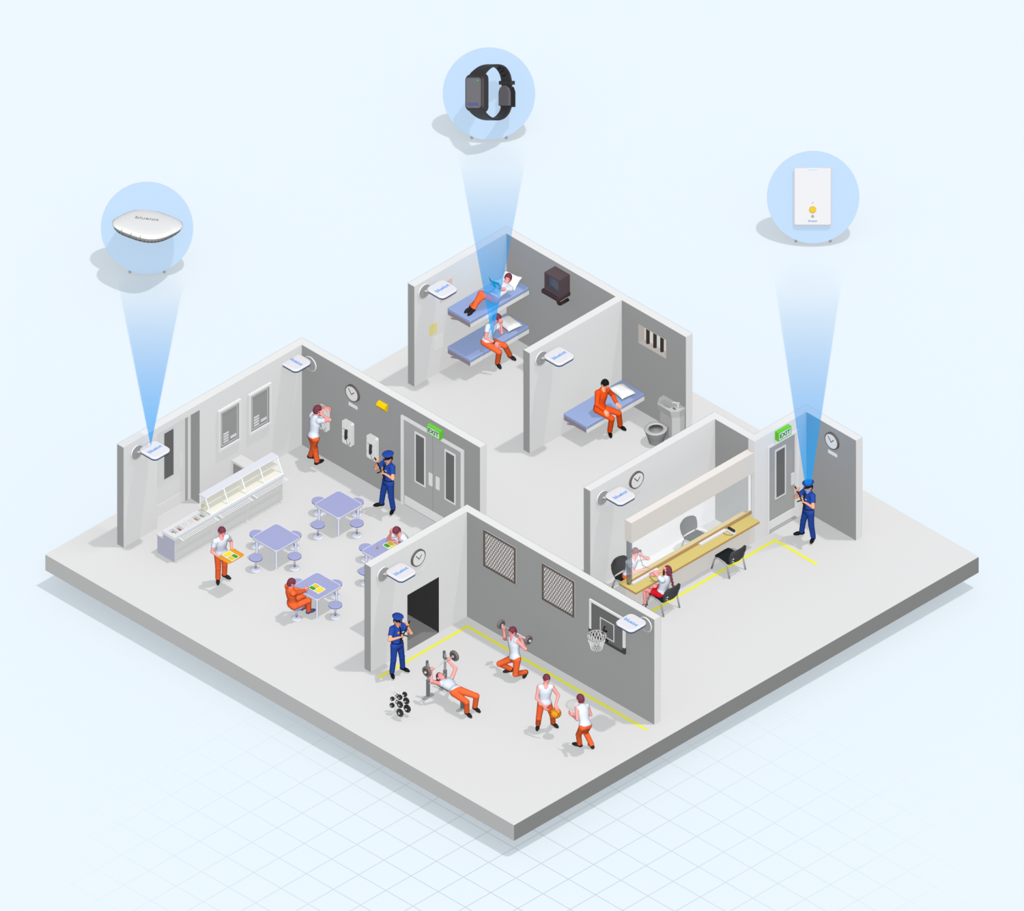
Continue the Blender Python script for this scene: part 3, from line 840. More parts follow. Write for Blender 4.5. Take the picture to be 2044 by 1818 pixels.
for i in range(0, len(edges), 2): b_.box(wx0-.012,wx1+.012,max(edges[i],1.9),min(edges[i+1],3.14),.72,.724) if edges[i] < 3.1 else None
b_.obj('white_surface', SVT, t)
for a_, b2_ in ((2.0,3.22),(3.3,4.35),(4.43,5.5)):
    m = MB()
    for k in range(3): m.tube([(-13.02+.045*k,a_,.655-.005*k),(-13.02+.045*k,b2_,.655-.005*k)], .009, n=5)
    for yy in (a_+.03, b2_-.03): m.tube([(-13.09,yy,.66),(-12.9,yy,.64)], .011, n=5)
    m.obj('tray_rail', mat('white_rail', (242,243,248), e=.95), t)
PAN = mat('steel_food_pan', (150,150,150), e=.9)
foods = [((226,214,160),'rice','beige rice'),((190,30,36),'sauce','red sauce'),None,None,((235,150,40),'stew','orange stew'),((140,205,40),'salad','green salad')]
place_ = ['first from the open end','second from the open end','third','fourth','fifth from the open end','beside the glass case']
for i, (x_, y_) in enumerate(wells):
    x_ = (wx0+wx1)/2
    if foods[i]:
        q = thing('food_pan', 'steel food pan of %s in the serving counter' % foods[i][2], 'food pan', (x_, y_, .62), group='food pans in the serving counter')
        m = MB(); m.box(wx0+.002,wx1-.002,y_-.071,y_+.071,.642,.646); m.obj('pan', PAN, q)
        m = MB(); m.ball((x_+.03,y_-.015,.65), .055, .04, .045, n=12, m=8); m.obj('food', mat('food_'+foods[i][1], foods[i][0], e=.9), q, smooth=True)
    else:
        q = thing('pan_lid', ['white lidded food pan beside the red sauce pan','white lidded food pan beside the orange stew pan'][i-2], 'food pan', (x_, y_, .72), group='lidded pans in the serving counter')
        MB().box(wx0-.005,wx1+.005,y_-.08,y_+.08,.724,.732).obj('lid', SVT, q)
        m = MB(); m.tube([(x_-.05,y_-.035,.736),(x_+.05,y_-.035,.736),(x_+.05,y_+.035,.736),(x_-.05,y_+.035,.736)], .006, n=5, closed=True); m.obj('handle', mat('lid_line', (190,190,196), e=1.0), q)

# ------------------------------------------------------------------ glass display case
t = thing('display_case', 'long glass food display case standing on the serving counter', 'display case', (-13.3, 4.3, .72))
ya, yb = 3.13, 5.5; xb_, xt_, xf_ = -13.47, -13.28, -13.10; zt_ = 1.12; z0_ = .72
MB()._add([(xb_-.02,ya-.02,zt_),(xt_+.02,ya-.02,zt_),(xt_+.02,yb+.02,zt_),(xb_-.02,yb+.02,zt_),(xb_-.02,ya-.02,zt_+.02),(xt_+.01,ya-.02,zt_+.02),(xt_+.01,yb+.02,zt_+.02),(xb_-.02,yb+.02,zt_+.02)],
   [(0,3,2,1),(4,5,6,7),(0,1,5,4),(1,2,6,5),(2,3,7,6),(3,0,4,7)]).obj('roof', mat('pale_case_roof', (238,240,249), e=1.1), t)
GL = haze_mat('clear_case_glass', .07)
m = MB(); m._add([(xf_,ya,z0_+.03),(xf_,yb,z0_+.03),(xt_,yb,zt_),(xt_,ya,zt_)], [(0,1,2,3)]); m.obj('front_glass', GL, t)
for yy in (ya, yb):
    m = MB(); m._add([(xb_,yy,z0_),(xf_,yy,z0_),(xt_,yy,zt_),(xb_,yy,zt_)], [(0,1,2,3)]); m.obj('end_glass', GL, t)
n = 4
for i in range(n+1):
    yy = ya+(yb-ya)*i/n
    m = MB(); m.tube([(xf_,yy,z0_),(xt_,yy,zt_)], .018, n=4); m.obj('mullion', ALU, t)
m = MB(); m.tube([(xt_,ya,zt_),(xt_,yb,zt_)], .017, n=4); m.tube([(xf_,ya,z0_+.02),(xf_,yb,z0_+.02)], .022, n=4); m.tube([(xb_,ya,z0_),(xb_,ya,zt_)], .014, n=4); m.tube([(xb_,yb,z0_),(xb_,yb,zt_)], .014, n=4)
m.obj('edge_trim', ALU, t)
CRM = mat('cream_case_lining', (240,238,222), e=.76)
MB().box(xb_,xb_+.012,ya,yb,z0_,zt_).obj('rear_panel', CRM, t)
MB().box(xb_+.012,xf_-.01,ya,yb,z0_+.002,z0_+.02).obj('case_floor', mat('cream_case_floor', (240,238,222), e=1.0), t)
MB().box(xb_+.012,xb_+.2,ya+.02,yb-.02,.90,.912).obj('shelf', mat('cream_shelf', (238,236,222), e=1.05), t)
MB().box(xb_+.012,xb_+.02,ya+.02,yb-.02,.74,.84).obj('case_shadow_strip', mat('case_shadow_strip', (190,186,146), e=.73), t)  # shadow at the back of the case, put in as a darker band
for yy in ((ya+yb)/2,):
    m = MB(); m._add([(xb_+.012,yy,z0_+.02),(xf_-.02,yy,z0_+.02),(xt_-.01,yy,zt_-.01),(xb_+.012,yy,zt_-.01)], [(0,1,2,3)]); m.obj('divider', GL, t)

# ------------------------------------------------------------------ return counter against the wall
t = thing('return_counter', 'short white topped counter joining the wall to the display case', 'counter', (-14.0, 5.2, 0))
MB().box(AX,-13.66,5.10,5.36,0,.66).obj('body', mat('return_body_grey', (140,140,140), e=.73), t)
MB().box(AX,-13.68,5.04,5.36,.66,.72).obj('top', SVT, t)

# ------------------------------------------------------------------ dining tables and stools
TC = [(-9.995,0)]
t1 = W(675.9,1006.5,.58); t2 = W(551.7,1072.3,.58); t3 = W(633,1169.5,.58); t4 = W(770.2,1099.5,.58)
a = .41
tb = thing('dining_table', 'lilac square dining table nearest the guard by the double doors', 'table', (0,0,0), group='square lilac dining tables')
P = rrect(a, a, .08, n=6)
MB().prism(P, .53, .575).obj('table_edge', mat('pale_table_edge', (186,190,206), e=.76), tb, local=True)
MB().prism(rrect(a-.012,a-.012,.075,n=6), .575, .58).obj('top', LILAC, tb, local=True)
m = MB(); m.tube([(x,y,.577) for x,y in rrect(a-.006,a-.006,.078,n=6)], .007, n=5, closed=True); m.obj('white_piping', mat('white_piping', (240,240,255), e=1.0), tb, local=True)
for sx in (-1,1):
    for sy in (-1,1):
        MB().tube([(sx*.32,sy*.32,0),(sx*.32,sy*.32,.53)], .032, n=10).obj('leg', LILACW, tb, local=True, smooth=False)
tb.location = (t1.x,t1.y,0)
dup(tb, (t2.x,t2.y,0), 0, 'lilac square dining table in front of the inmate carrying a tray')
dup(tb, (t3.x,t3.y,0), 0, 'lilac square dining table where the inmate in orange eats')
dup(tb, (t4.x,t4.y,0), 0, 'lilac square dining table half hidden by the gym wall')
st = thing('stool', '', 'stool', (0,0,0), group='round stools around the dining tables')
m = MB(); m.lathe([(.155,.325),(.162,.33),(.162,.348)], n=28); m.obj('seat_edge', LILACD, st, local=True)
MB().lathe([(.162,.348),(.162,.355),(.155,.36)], n=28).obj('seat', LILAC, st, local=True)
MB().tube([(0,0,.03),(0,0,.325)], .022, n=12).obj('stem', mat('stem_grey', (172,174,186), e=.76), st, local=True, smooth=True)
MB().lathe([(.125,0),(.125,.012),(.10,.03),(.03,.04)], n=28).obj('base', LILACW, st, local=True)
names = ['table nearest the double doors', 'table beside the tray carrier', 'table used by the inmate in orange', 'table partly behind the gym wall']
sides = [((-.66,0),'upper left'), ((0,.60),'upper right'), ((0,-.68),'lower left'), ((.60,0),'lower right')]
first = True
for k, tc in enumerate((t1,t2,t3,t4)):
    for (dx_,dy_), sd in sides:
        lab = 'lilac stool at the %s side of the %s' % (sd, names[k])
        if k == 2 and sd == 'lower left': lab = 'round lilac stool under the seated inmate in orange'
        if k == 3 and sd == 'upper right': lab = 'round lilac stool under the inmate resting his head on a hand'
        if first:
            st.location = (tc.x+dx_, tc.y+dy_, 0); st['label'] = lab; first = False
        else: dup(st, (tc.x+dx_, tc.y+dy_, 0), 0, lab)

# ------------------------------------------------------------------ trays of food, drinks
DISH = mat('white_dish', (250,250,250), e=1.05); CORN = mat('yellow_food', (255,236,70), e=1.05); EGG = mat('deep_yellow_food', (246,212,30), e=1.05); PEAS = mat('green_food', (76,170,30), e=1.0)
def make_dish(name, label, c, rz):
    t = thing(name, label, 'food tray', c, rz, 'white compartment trays of food')
    MB().prism(rrect(.175,.125,.03,n=4), 0, .012).obj('tray_base', DISH, t, local=True)
    m = MB(); m.tube([(x,y,.016) for x,y in rrect(.172,.122,.03,n=4)], .009, n=5, closed=True); m.box(.005,.018,-.115,.115,.01,.022); m.box(-.165,.005,-.006,.006,.01,.022)
    m.obj('tray_rim', DISH, t, local=True)
    MB().prism(rrect(.066,.096,.015,n=3,cx=.092), .012, .024).obj('food', CORN, t, local=True)
    MB().prism(rrect(.072,.044,.015,n=3,cx=-.082,cy=.06), .012, .024).obj('food', EGG, t, local=True)
    MB().prism(rrect(.072,.044,.015,n=3,cx=-.082,cy=-.06), .012, .024).obj('food', PEAS, t, local=True)
    return t
d3 = W(629.6,1173.0,.59)
dsh = make_dish('food_tray', 'white tray of yellow and green food in front of the inmate in orange', (d3.x+.05,d3.y,.58), 0)
d4 = W(775.5,1091,.58)
dup(dsh, (d4.x+.04,d4.y+.05,.58), 0, 'white tray of yellow and green food on the half hidden table')
tr = W(461,1109.7,1.0)
OT = mat('orange_tray', (248,166,36), e=1.05)
t = thing('serving_tray', 'orange tray carried by the standing inmate', 'tray', (tr.x,tr.y,.985))
MB().prism(rrect(.17,.235,.05,n=5), 0, .012, rrect(.185,.25,.05,n=5)).obj('tray_base', OT, t, local=True)
m = MB(); m.tube([(x,y,.014) for x,y in rrect(.185,.25,.05,n=5)], .012, n=6, closed=True); m.obj('tray_rim', OT, t, smooth=True, local=True)
dup(dsh, (tr.x,tr.y-.01,.998), math.radians(180), 'white tray of yellow and green food on the carried orange tray')
def make_cup(label, c):
    t = thing('drinking_glass', label, 'glass', c, 0, 'glasses of orange juice')
    m = MB(); m.lathe([(.024,0),(.026,.004),(.032,.115)], n=16); m.f.pop(); m.m.pop()
    m.obj('glass', clear_mat('pale_blue_tumbler', (200,226,248), .22), t, smooth=False, local=True)
    MB().lathe([(.023,.006),(.027,.05)], n=16).obj('juice', mat('orange_juice', (250,140,50), e=.9), t, local=True)
    return t
g4 = W(753.5,1093,.6)
cup = make_cup('glass of orange juice standing on the half hidden table', (g4.x,g4.y,.58))
g3 = W(614.5,1172,.68)
dup(cup, (g3.x,g3.y,.63), 0, 'glass of orange juice in the hand of the inmate in orange')

# ================================================================== visiting room chairs, phone
def make_chair(label, loc, rz, seat_m, back_m):
    t = thing('visitor_chair', label, 'chair', loc, rz, 'visiting room chairs')
    m = MB(); m.prism(rrect(.25,.24,.06,n=4), .345, .385); m.obj('seat', seat_m, t, bevel=.012, local=True)   # local: back at +x
    m = MB(); n = 10; vs = []; fs = []
    rows = [(.42,.225),(.47,.25),(.6,.262),(.70,.25),(.745,.20)]
    for j, (z, hw) in enumerate(rows):
        for i in range(n+1):
            u = i/n*2-1
            z_ = z + (.02*(1-u*u) if j == len(rows)-1 else (-.03*(1-u*u) if j == 0 else 0))
            vs.append((.27+(z-.42)*.22+.05*(1-u*u), u*hw, z_))
    nv = len(vs)
    vs += [(x-.032,y,z) for x,y,z in vs]
    for j in range(len(rows)-1):
        for i in range(n):
            a_ = j*(n+1)+i; b_ = a_+n+1
            fs.append((a_,a_+1,b_+1,b_)); fs.append((nv+a_,nv+b_,nv+b_+1,nv+a_+1))
    R_ = len(rows)-1
    for i in range(n):
        fs.append((i,nv+i,nv+i+1,i+1)); a_ = R_*(n+1)+i; fs.append((a_,a_+1,nv+a_+1,nv+a_))
    for j in range(R_):
        a_ = j*(n+1); b_ = a_+n+1
        fs.append((a_,b_,nv+b_,nv+a_)); a_ += n; b_ += n; fs.append((a_,nv+a_,nv+b_,b_))
    m._add(vs, fs); bk = m.obj('backrest', back_m, t, local=True, auto=50)
    m = MB()
    for sy in (-1,1):
        for z in (.48,.56): m.ball((.33+(z-.42)*.2, sy*.2, z), .016, n=8, m=6)
    m.obj('screws', WHITE, bk, local=True)
    for sy in (-1,1):
        m = MB()
        def bend(p0, p1, p2, k=5): 
            p0, p1, p2 = map(Vector, (p0,p1,p2)); return [(p0*(1-s)**2+p1*2*s*(1-s)+p2*s*s) for s in [i/k for i in range(k+1)]]
        pts = [(-.30,sy*.262,0)] + bend((-.22,sy*.262,.27),(-.18,sy*.262,.40),(-.06,sy*.262,.395)) + bend((.1,sy*.262,.375),(.2,sy*.262,.36),(.22,sy*.262,.25)) + [(.29,sy*.262,0)]
        m.tube(pts, .02, n=8); m.obj('leg_frame', STEEL, t, smooth=True, local=True)
    m = MB()
    for sy in (-1,1): m.tube([(.14,sy*.2,.36),(.27,sy*.2,.38),(.32,sy*.2,.55)], .014, n=6)
    m.obj('back_support', STEELD, t, smooth=True, local=True)
    return t
SEATB = mat('black_seat', (30,36,36), e=1.0); BACKB = mat('charcoal_back', (66,66,68), e=.76)
ch = make_chair('black visitor chair left empty in front of the counter phone', (-3.77,10.84,0), 0, SEATB, BACKB)
dup(ch, (-3.77,8.67,0), 0, 'black visitor chair under the woman with the braid')
dup(ch, (-4.80,8.57,0), math.pi, 'black chair under the inmate behind the glass')
dup(ch, (-4.80,10.84,0), math.pi, 'chair standing empty behind the glass')

HS = mat('black_handset_plastic', (44,44,46), e=.9, rough=.4)
c = W(1460,1060,.77)
t = thing('counter_phone', 'counter phone with its black handset at rest', 'phone', (c.x,c.y,.75))
m = MB(); m.prism(rrect(.13,.06,.05,n=5,cx=c.x,cy=c.y), .75, .79); m.obj('base', WHITE, t)
m = MB(); m.tube([(c.x-.11,c.y,.80),(c.x-.08,c.y,.82),(c.x+.08,c.y,.82),(c.x+.11,c.y,.80)], [.025,.036,.036,.025], n=10); m.obj('handset', HS, t, smooth=True)
m = MB(); m.tube([(c.x+.11,c.y-.04,.76),(c.x+.09,c.y-.12,.757),(c.x,c.y-.18,.757),(c.x-.1,c.y-.17,.757)], .008, n=6); m.obj('cord', GREY_INK, t, smooth=True)
# ================================================================== gym equipment
PLT = mat('grey_weight_plate', (112,104,102), e=.8, rough=.5); PLD = mat('dark_plate_groove', (78,72,70), e=.8); BARM = mat('bright_bar_steel', (205,205,208), e=.9, rough=.35, spec=.4)
def barbell(label, c, axis, half, plate_r, plate_in):
    t = thing('barbell', label, 'barbell', c, 0, 'loaded barbells')
    ax = Vector(axis)
    M = Matrix.Identity(4) if axis[0] else Matrix.Rotation(math.pi/2, 4, 'Z')
    def mb():
        m = MB(); m.T = M; return m
    mb().tube([(-half,0,0),(half,0,0)], .016, n=10).obj('bar', BARM, t, smooth=True, local=True)
    for s in (-1,1):
        m = mb()
        prof = [(.0, plate_r*.93), (.012, plate_r), (.05, plate_r), (.062, plate_r*.93)]
        for (a0,r0),(a1,r1) in zip(prof[:-1], prof[1:]): m.tube([(s*(plate_in+a0),0,0),(s*(plate_in+a1),0,0)], [r0,r1], n=32)
        pl = m.obj('weight_plate', PLT, t, local=True)
        for o_ in (-.006, .066):
            m = mb(); m.tube([(s*(plate_in+o_)-.002,0,0),(s*(plate_in+o_)+.002,0,0)], plate_r*.66, n=28); m.mi(1)
            m.tube([(s*(plate_in+o_)-.004,0,0),(s*(plate_in+o_)+.004,0,0)], plate_r*.36, n=20)
            m.obj('groove', [PLD, PLT], pl, local=True)
        mb().tube([(s*(plate_in-.03),0,0),(s*(plate_in+.10),0,0)], .03, n=12).obj('collar', BARM, t, local=True)
    return t
BZ = .90
BP = W(879.5, 1324.5, BZ)
barbell('barbell pressed by the inmate lying on the bench', (BP.x, BP.y, BZ), (0,1,0), .53, .135, .42)
SQ = W(1027, 1262, 1.12)
barbell('barbell on the shoulders of the squatting inmate', (SQ.x, SQ.y+.01, 1.12), (1,0,0), .5, .115, .42)

t = thing('weight_bench', 'weight bench with two bar uprights under the lying inmate', 'weight bench', (-4.6, 2.5, 0))
PAD = mat('dark_grey_pad', (84,86,88), e=.9)
by = 2.46; px0 = -5.0
m = MB(); m.box(-5.02,-4.50,by-.13,by+.13,.38,.43); m.obj('back_pad', PAD, t, bevel=.02)
m = MB(); m.box(-4.47,-4.16,by-.14,by+.14,.38,.43); m.obj('seat_pad', PAD, t, bevel=.02)
m = MB(); m.box(-5.04,-4.12,by-.03,by+.03,.32,.38); m.obj('spine', STEELD, t)
for yy in (2.24, 2.80):
    m = MB(); m.box(px0-.10,px0-.04,yy-.035,yy+.035,.0,.50); m.obj('lower_post', mat('post_grey', (112,112,114), e=.75), t)
    m = MB(); m.box(px0-.09,px0-.05,yy-.022,yy+.022,.50,.95); m.obj('upright', STEEL, t)
    m = MB(); m.box(px0-.12,px0-.08,yy-.025,yy+.025,.82,1.02); m.box(px0-.09,px0-.0,yy-.025,yy+.025,.82,.86); m.obj('bar_hook', STEELD, t)
    m = MB(); m.box(px0-.12,px0-.02,yy-.16,yy+.16,.0,.03); m.obj('foot_plate', STEEL, t)
    m = MB(); m.tube([(px0-.07,yy,.40),(px0+.04,(yy+by)/2,.37),(px0+.06,by,.36)], .02, n=6); m.obj('brace', STEEL, t)
m = MB(); m.box(-4.2,-4.14,by-.03,by+.03,0,.34); m.obj('front_leg', STEELD, t)
m = MB(); m.box(-4.21,-4.13,by-.16,by+.16,0,.03); m.obj('front_foot', STEEL, t)

t = thing('dumbbell_rack', 'small pale rack holding black dumbbells', 'dumbbell rack', (-5.02,1.25,0))
RKM = mat('pale_rack_metal', (222,222,224), e=.9)
for x_ in (-4.93, -5.22):
    m = MB(); m.box(x_-.035,x_+.035,1.09,1.41,0,.02); m.obj('foot_plate', RKM, t)
    m = MB(); m.tube([(x_-.03,1.25,.02),(x_-.03,1.25,.68)], .034, n=4); m.obj('post', RKM, t)
for z_ in (.20,.42,.60):
    m = MB(); m.box(-5.26,-4.9,1.215,1.225,z_-.05,z_-.03); m.box(-5.26,-4.9,1.275,1.285,z_-.05,z_-.03); m.obj('shelf_bar', RKM, t)
DBM = mat('black_dumbbell', (34,34,34), e=.9, rough=.35, spec=.4); DBE = mat('bright_end_cap', (240,240,240), e=.9)
db = None
specs = [(-4.885,.20,.102,.155,'largest black dumbbell at the bottom front of the rack'),(-4.90,.42,.085,.14,'black dumbbell on the middle front of the rack'),(-4.93,.60,.065,.115,'black dumbbell on the top front of the rack'),
         (-5.17,.26,.062,.13,'small black dumbbell at the bottom back of the rack'),(-5.17,.44,.052,.12,'smallest black dumbbell at the back of the rack')]
for x_, z_, r_, hl, lab in specs:
    q = thing('dumbbell', lab, 'dumbbell', (x_,1.25,z_), 0, 'dumbbells on the rack')
    MB().tube([(x_,1.25-hl,z_),(x_,1.25+hl,z_)], .015, n=8).obj('grip', BARM, q, smooth=True)
    for s in (-1,1):
        m = MB(); yy = 1.25+s*(hl-.035)
        for (a0,r0),(a1,r1) in zip([(-.035,.86),(-.022,1),(.022,1)],[(-.022,1),(.022,1),(.035,.86)]): m.tube([(x_,yy+a0,z_),(x_,yy+a1,z_)], [r_*r0,r_*r1], n=8)
        m.obj('head', DBM, q)
        m = MB(); m.tube([(x_,yy-.038,z_),(x_,yy+.038,z_)], r_*.26, n=12); m.obj('end_cap', DBE, q)

# ================================================================== people
class Field:
    """solid built by smooth union of rounded limbs on a grid, then skinned as one continuous surface"""
    def __init__(s, lo, hi, h):
        s.h = h; s.lo = np.array(lo, float) - 3*h
        s.n = np.ceil((np.array(hi, float) + 3*h - s.lo)/h).astype(int) + 1
        s.D = np.full(s.n, 1.0, np.float32)
    def _win(s, lo, hi, pad):
        a = np.maximum(np.floor((np.minimum(lo, hi) - pad - s.lo)/s.h).astype(int), 0)
        b = np.minimum(np.ceil((np.maximum(lo, hi) + pad - s.lo)/s.h).astype(int) + 1, s.n)
        if np.any(b <= a): return None
        g = [(s.lo[i] + s.h*np.arange(a[i], b[i])).astype(np.float32) for i in range(3)]
        return (slice(a[0],b[0]), slice(a[1],b[1]), slice(a[2],b[2])), np.meshgrid(*g, indexing='ij')
    def _put(s, w, d, k, sub):
        D = s.D[w]
        if sub: s.D[w] = np.maximum(D, -d)
        elif k > 0:
            hh = np.clip(.5 + .5*(D-d)/k, 0, 1)
            s.D[w] = D*(1-hh) + d*hh - k*hh*(1-hh)
        else: s.D[w] = np.minimum(D, d)
    def limb(s, a, b, ra, rb, k=.02, sub=False, cuts=()):
        a = np.array(a, float); b = np.array(b, float); r = max(ra, rb)
        r_ = s._win(np.minimum(a,b)-r, np.maximum(a,b)+r, max(k,.03)+2*s.h)
        if r_ is None: return
        w, (X,Y,Z) = r_
        d = b-a; L2 = max(float(d@d), 1e-9)
        t = np.clip(((X-a[0])*d[0]+(Y-a[1])*d[1]+(Z-a[2])*d[2])/L2, 0, 1)
        q = np.sqrt((X-a[0]-t*d[0])**2+(Y-a[1]-t*d[1])**2+(Z-a[2]-t*d[2])**2) - (ra+(rb-ra)*t)
        for (p, n) in cuts:
            q = np.maximum(q, (X-p[0])*n[0]+(Y-p[1])*n[1]+(Z-p[2])*n[2])
        s._put(w, q, k, sub)
    def ell(s, c, axes, rad, k=.03, sub=False, cuts=()):
        c = np.array(c, float); R = max(rad)
        r_ = s._win(c-R, c+R, max(k,.03)+2*s.h)
        if r_ is None: return
        w, (X,Y,Z) = r_
        P = [(X-c[0])*a[0]+(Y-c[1])*a[1]+(Z-c[2])*a[2] for a in axes]
        k0 = np.sqrt(sum((P[i]/rad[i])**2 for i in range(3)))
        k1 = np.sqrt(sum((P[i]/rad[i]**2)**2 for i in range(3)))
        q = k0*(k0-1)/np.maximum(k1, 1e-6)
        for (p, n) in cuts:
            q = np.maximum(q, (X-p[0])*n[0]+(Y-p[1])*n[1]+(Z-p[2])*n[2])
        s._put(w, q, k, sub)
    def plane(s, p, n):
        g = [(s.lo[i] + s.h*np.arange(s.n[i])).astype(np.float32) for i in range(3)]
        q = (g[0][:,None,None]-p[0])*n[0]+(g[1][None,:,None]-p[1])*n[1]+(g[2][None,None,:]-p[2])*n[2]
        s.D = np.maximum(s.D, q)
    def mesh(s):
        D = s.D; S_ = D < 0
        n = D.shape
        def c(a, i, j, k): return a[i:n[0]-1+i, j:n[1]-1+j, k:n[2]-1+k]
        cnt = sum(c(S_,i,j,k).astype(np.int8) for i in (0,1) for j in (0,1) for k in (0,1))
        act = (cnt > 0) & (cnt < 8)
        idx = np.full(act.shape, -1, np.int64)
        I = np.argwhere(act); idx[act] = np.arange(len(I))
        pos = np.zeros((len(I),3)); num = np.zeros(len(I))
        off = [(i,j,k) for i in (0,1) for j in (0,1) for k in (0,1)]
        for a in off:
            for ax in range(3):
                if a[ax]: continue
                b = list(a); b[ax] = 1; b = tuple(b)
                da = D[I[:,0]+a[0], I[:,1]+a[1], I[:,2]+a[2]]; db_ = D[I[:,0]+b[0], I[:,1]+b[1], I[:,2]+b[2]]
                cr = (da < 0) != (db_ < 0)
                t = np.where(cr, da/np.where(cr, da-db_, 1), 0)
                p = np.repeat(np.array(a, float)[None], len(I), 0); p[:,ax] += t
                pos[cr] += p[cr]; num[cr] += 1
        V = (I + pos/np.maximum(num,1)[:,None])*s.h + s.lo
        F = []
        for ax in range(3):
            u, v = (ax+1) % 3, (ax+2) % 3
            sl = [slice(None)]*3; sl[ax] = slice(0,-1); A = S_[tuple(sl)]
            sl[ax] = slice(1,None); B = S_[tuple(sl)]
            E_ = np.argwhere(A != B)
            E_ = E_[(E_[:,u] > 0) & (E_[:,v] > 0) & (E_[:,u] < n[u]-1) & (E_[:,v] < n[v]-1)]
            if len(E_) == 0: continue
            q = []
            for du, dv in ((-1,-1),(0,-1),(0,0),(-1,0)):
                e = E_.copy(); e[:,u] += du; e[:,v] += dv
                q.append(idx[e[:,0],e[:,1],e[:,2]])
            q = np.stack(q, 1)
            ins = A[E_[:,0],E_[:,1],E_[:,2]]
            q = np.where(ins[:,None], q, q[:,::-1])
            F.append(q)
        return V, np.concatenate(F) if F else np.zeros((0,4),int)
    def obj(s, name, m, parent):
        V, F = s.mesh()
        o0 = np.array(parent.location)
        while parent.parent and not parent.location.length: parent = parent
        me = bpy.data.meshes.new(name)
        me.vertices.add(len(V)); me.vertices.foreach_set('co', (V-o0).astype(np.float32).ravel())
        me.loops.add(len(F)*4); me.loops.foreach_set('vertex_index', F.astype(np.int32).ravel())
        me.polygons.add(len(F)); me.polygons.foreach_set('loop_start', np.arange(0,len(F)*4,4,dtype=np.int32))
        me.polygons.foreach_set('use_smooth', np.ones(len(F), bool))
        me.update(calc_edges=True); me.validate()
        me.materials.append(m)
        o = bpy.data.objects.new(name, me); COL.objects.link(o); o.parent = parent
        return o

def ik(a, t, l1, l2, hint):
    a = Vector(a); t = Vector(t); d = t-a; L = d.length
    if L > (l1+l2)*.999: t = a + d*((l1+l2)*.999/L); d = t-a; L = d.length
    L = max(L, abs(l1-l2)+.02)
    u = d.normalized(); x = (l1*l1-l2*l2+L*L)/(2*L); h = math.sqrt(max(l1*l1-x*x, 0))
    hv = Vector(hint); hv = hv - u*hv.dot(u)
    if hv.length < 1e-5: hv = u.orthogonal()
    return a + u*x + hv.normalized()*h, t

SKIN = mat('skin_pink', (255,168,164), e=1.08, rough=.7); SKIN2 = mat('skin_tan', (255,180,142), e=1.08, rough=.7)
ORANGE = mat('orange_cloth', (255,104,56), e=.95, rough=.9, spec=.02); ORANGE2 = mat('deep_orange_cloth', (244,88,32), e=1.08, rough=.9, spec=.02)
TEE = mat('white_cotton', (226,233,247), e=1.08, rough=.9, spec=.02); HAIR = mat('plum_brown_hair', (126,60,78), e=1.08, rough=.8); HAIRB = mat('black_hair', (22,20,22), e=1.08)
SHOE = mat('dark_shoe', (40,34,36), e=1.08, rough=.6); SHOEB = mat('black_shoe', (14,14,14), e=1.08, rough=.5); SHOEV = mat('violet_shoe', (92,82,128), e=1.08)
POLICE = mat('police_blue', (44,78,168), e=1.08, rough=.9, spec=.02); EYE = mat('dark_eye', (70,40,40), e=1.08); LIP = mat('lip_pink', (226,128,128), e=1.08); GOLD = mat('gold_badge', (240,168,40), e=1.08)
RED = mat('red_skirt_cloth', (226,26,46), e=1.08, rough=.9); HEEL = mat('wine_heel', (92,26,40), e=1.08, rough=.4)

def hand(Fd, wp, d, n, side, curl, k, spread=1.0):
    """palm, four jointed fingers and a thumb on the side of the palm; side +1 right, -1 left"""
    d = d.normalized(); n = (n - d*n.dot(d)); n = n.normalized() if n.length > 1e-4 else d.orthogonal().normalized()
    tdir = d.cross(n)*side
    pl = .082*k
    offs = (.034,.0115,-.0115,-.034); lens = (.068,.078,.072,.056)
    for o, L in zip(offs, lens):
        rt = wp + d*pl + tdir*(o*k*spread)
        Fd.limb(wp + tdir*(o*.55*k), rt, .016*k, .0125*k, .008)
        p = rt; ang = curl*.35; step = L*k/3*1.08
        for sgm in range(3):
            ang += curl*(.55 if sgm == 0 else .62)
            dd = d*math.cos(ang) + n*math.sin(ang) + tdir*(o*1.4*spread*(1-curl*.7))
            q = p + dd.normalized()*step
            Fd.limb(p, q, (.0102-.0008*sgm)*k, (.0096-.0010*sgm)*k, .002)
            p = q
    tb_ = wp + d*(.022*k) + tdir*(.03*k)
    t1_ = tb_ + (tdir*.75 + d*.62 + n*(.25+.25*curl)).normalized()*.042*k
    t2_ = t1_ + (tdir*(.35-.4*curl) + d*.8 + n*(.3+.5*curl)).normalized()*.034*k
    Fd.limb(wp + d*.01, tb_, .016*k, .014*k, .008); Fd.limb(tb_, t1_, .0135*k, .0115*k, .005); Fd.limb(t1_, t2_, .0112*k, .0092*k, .002)

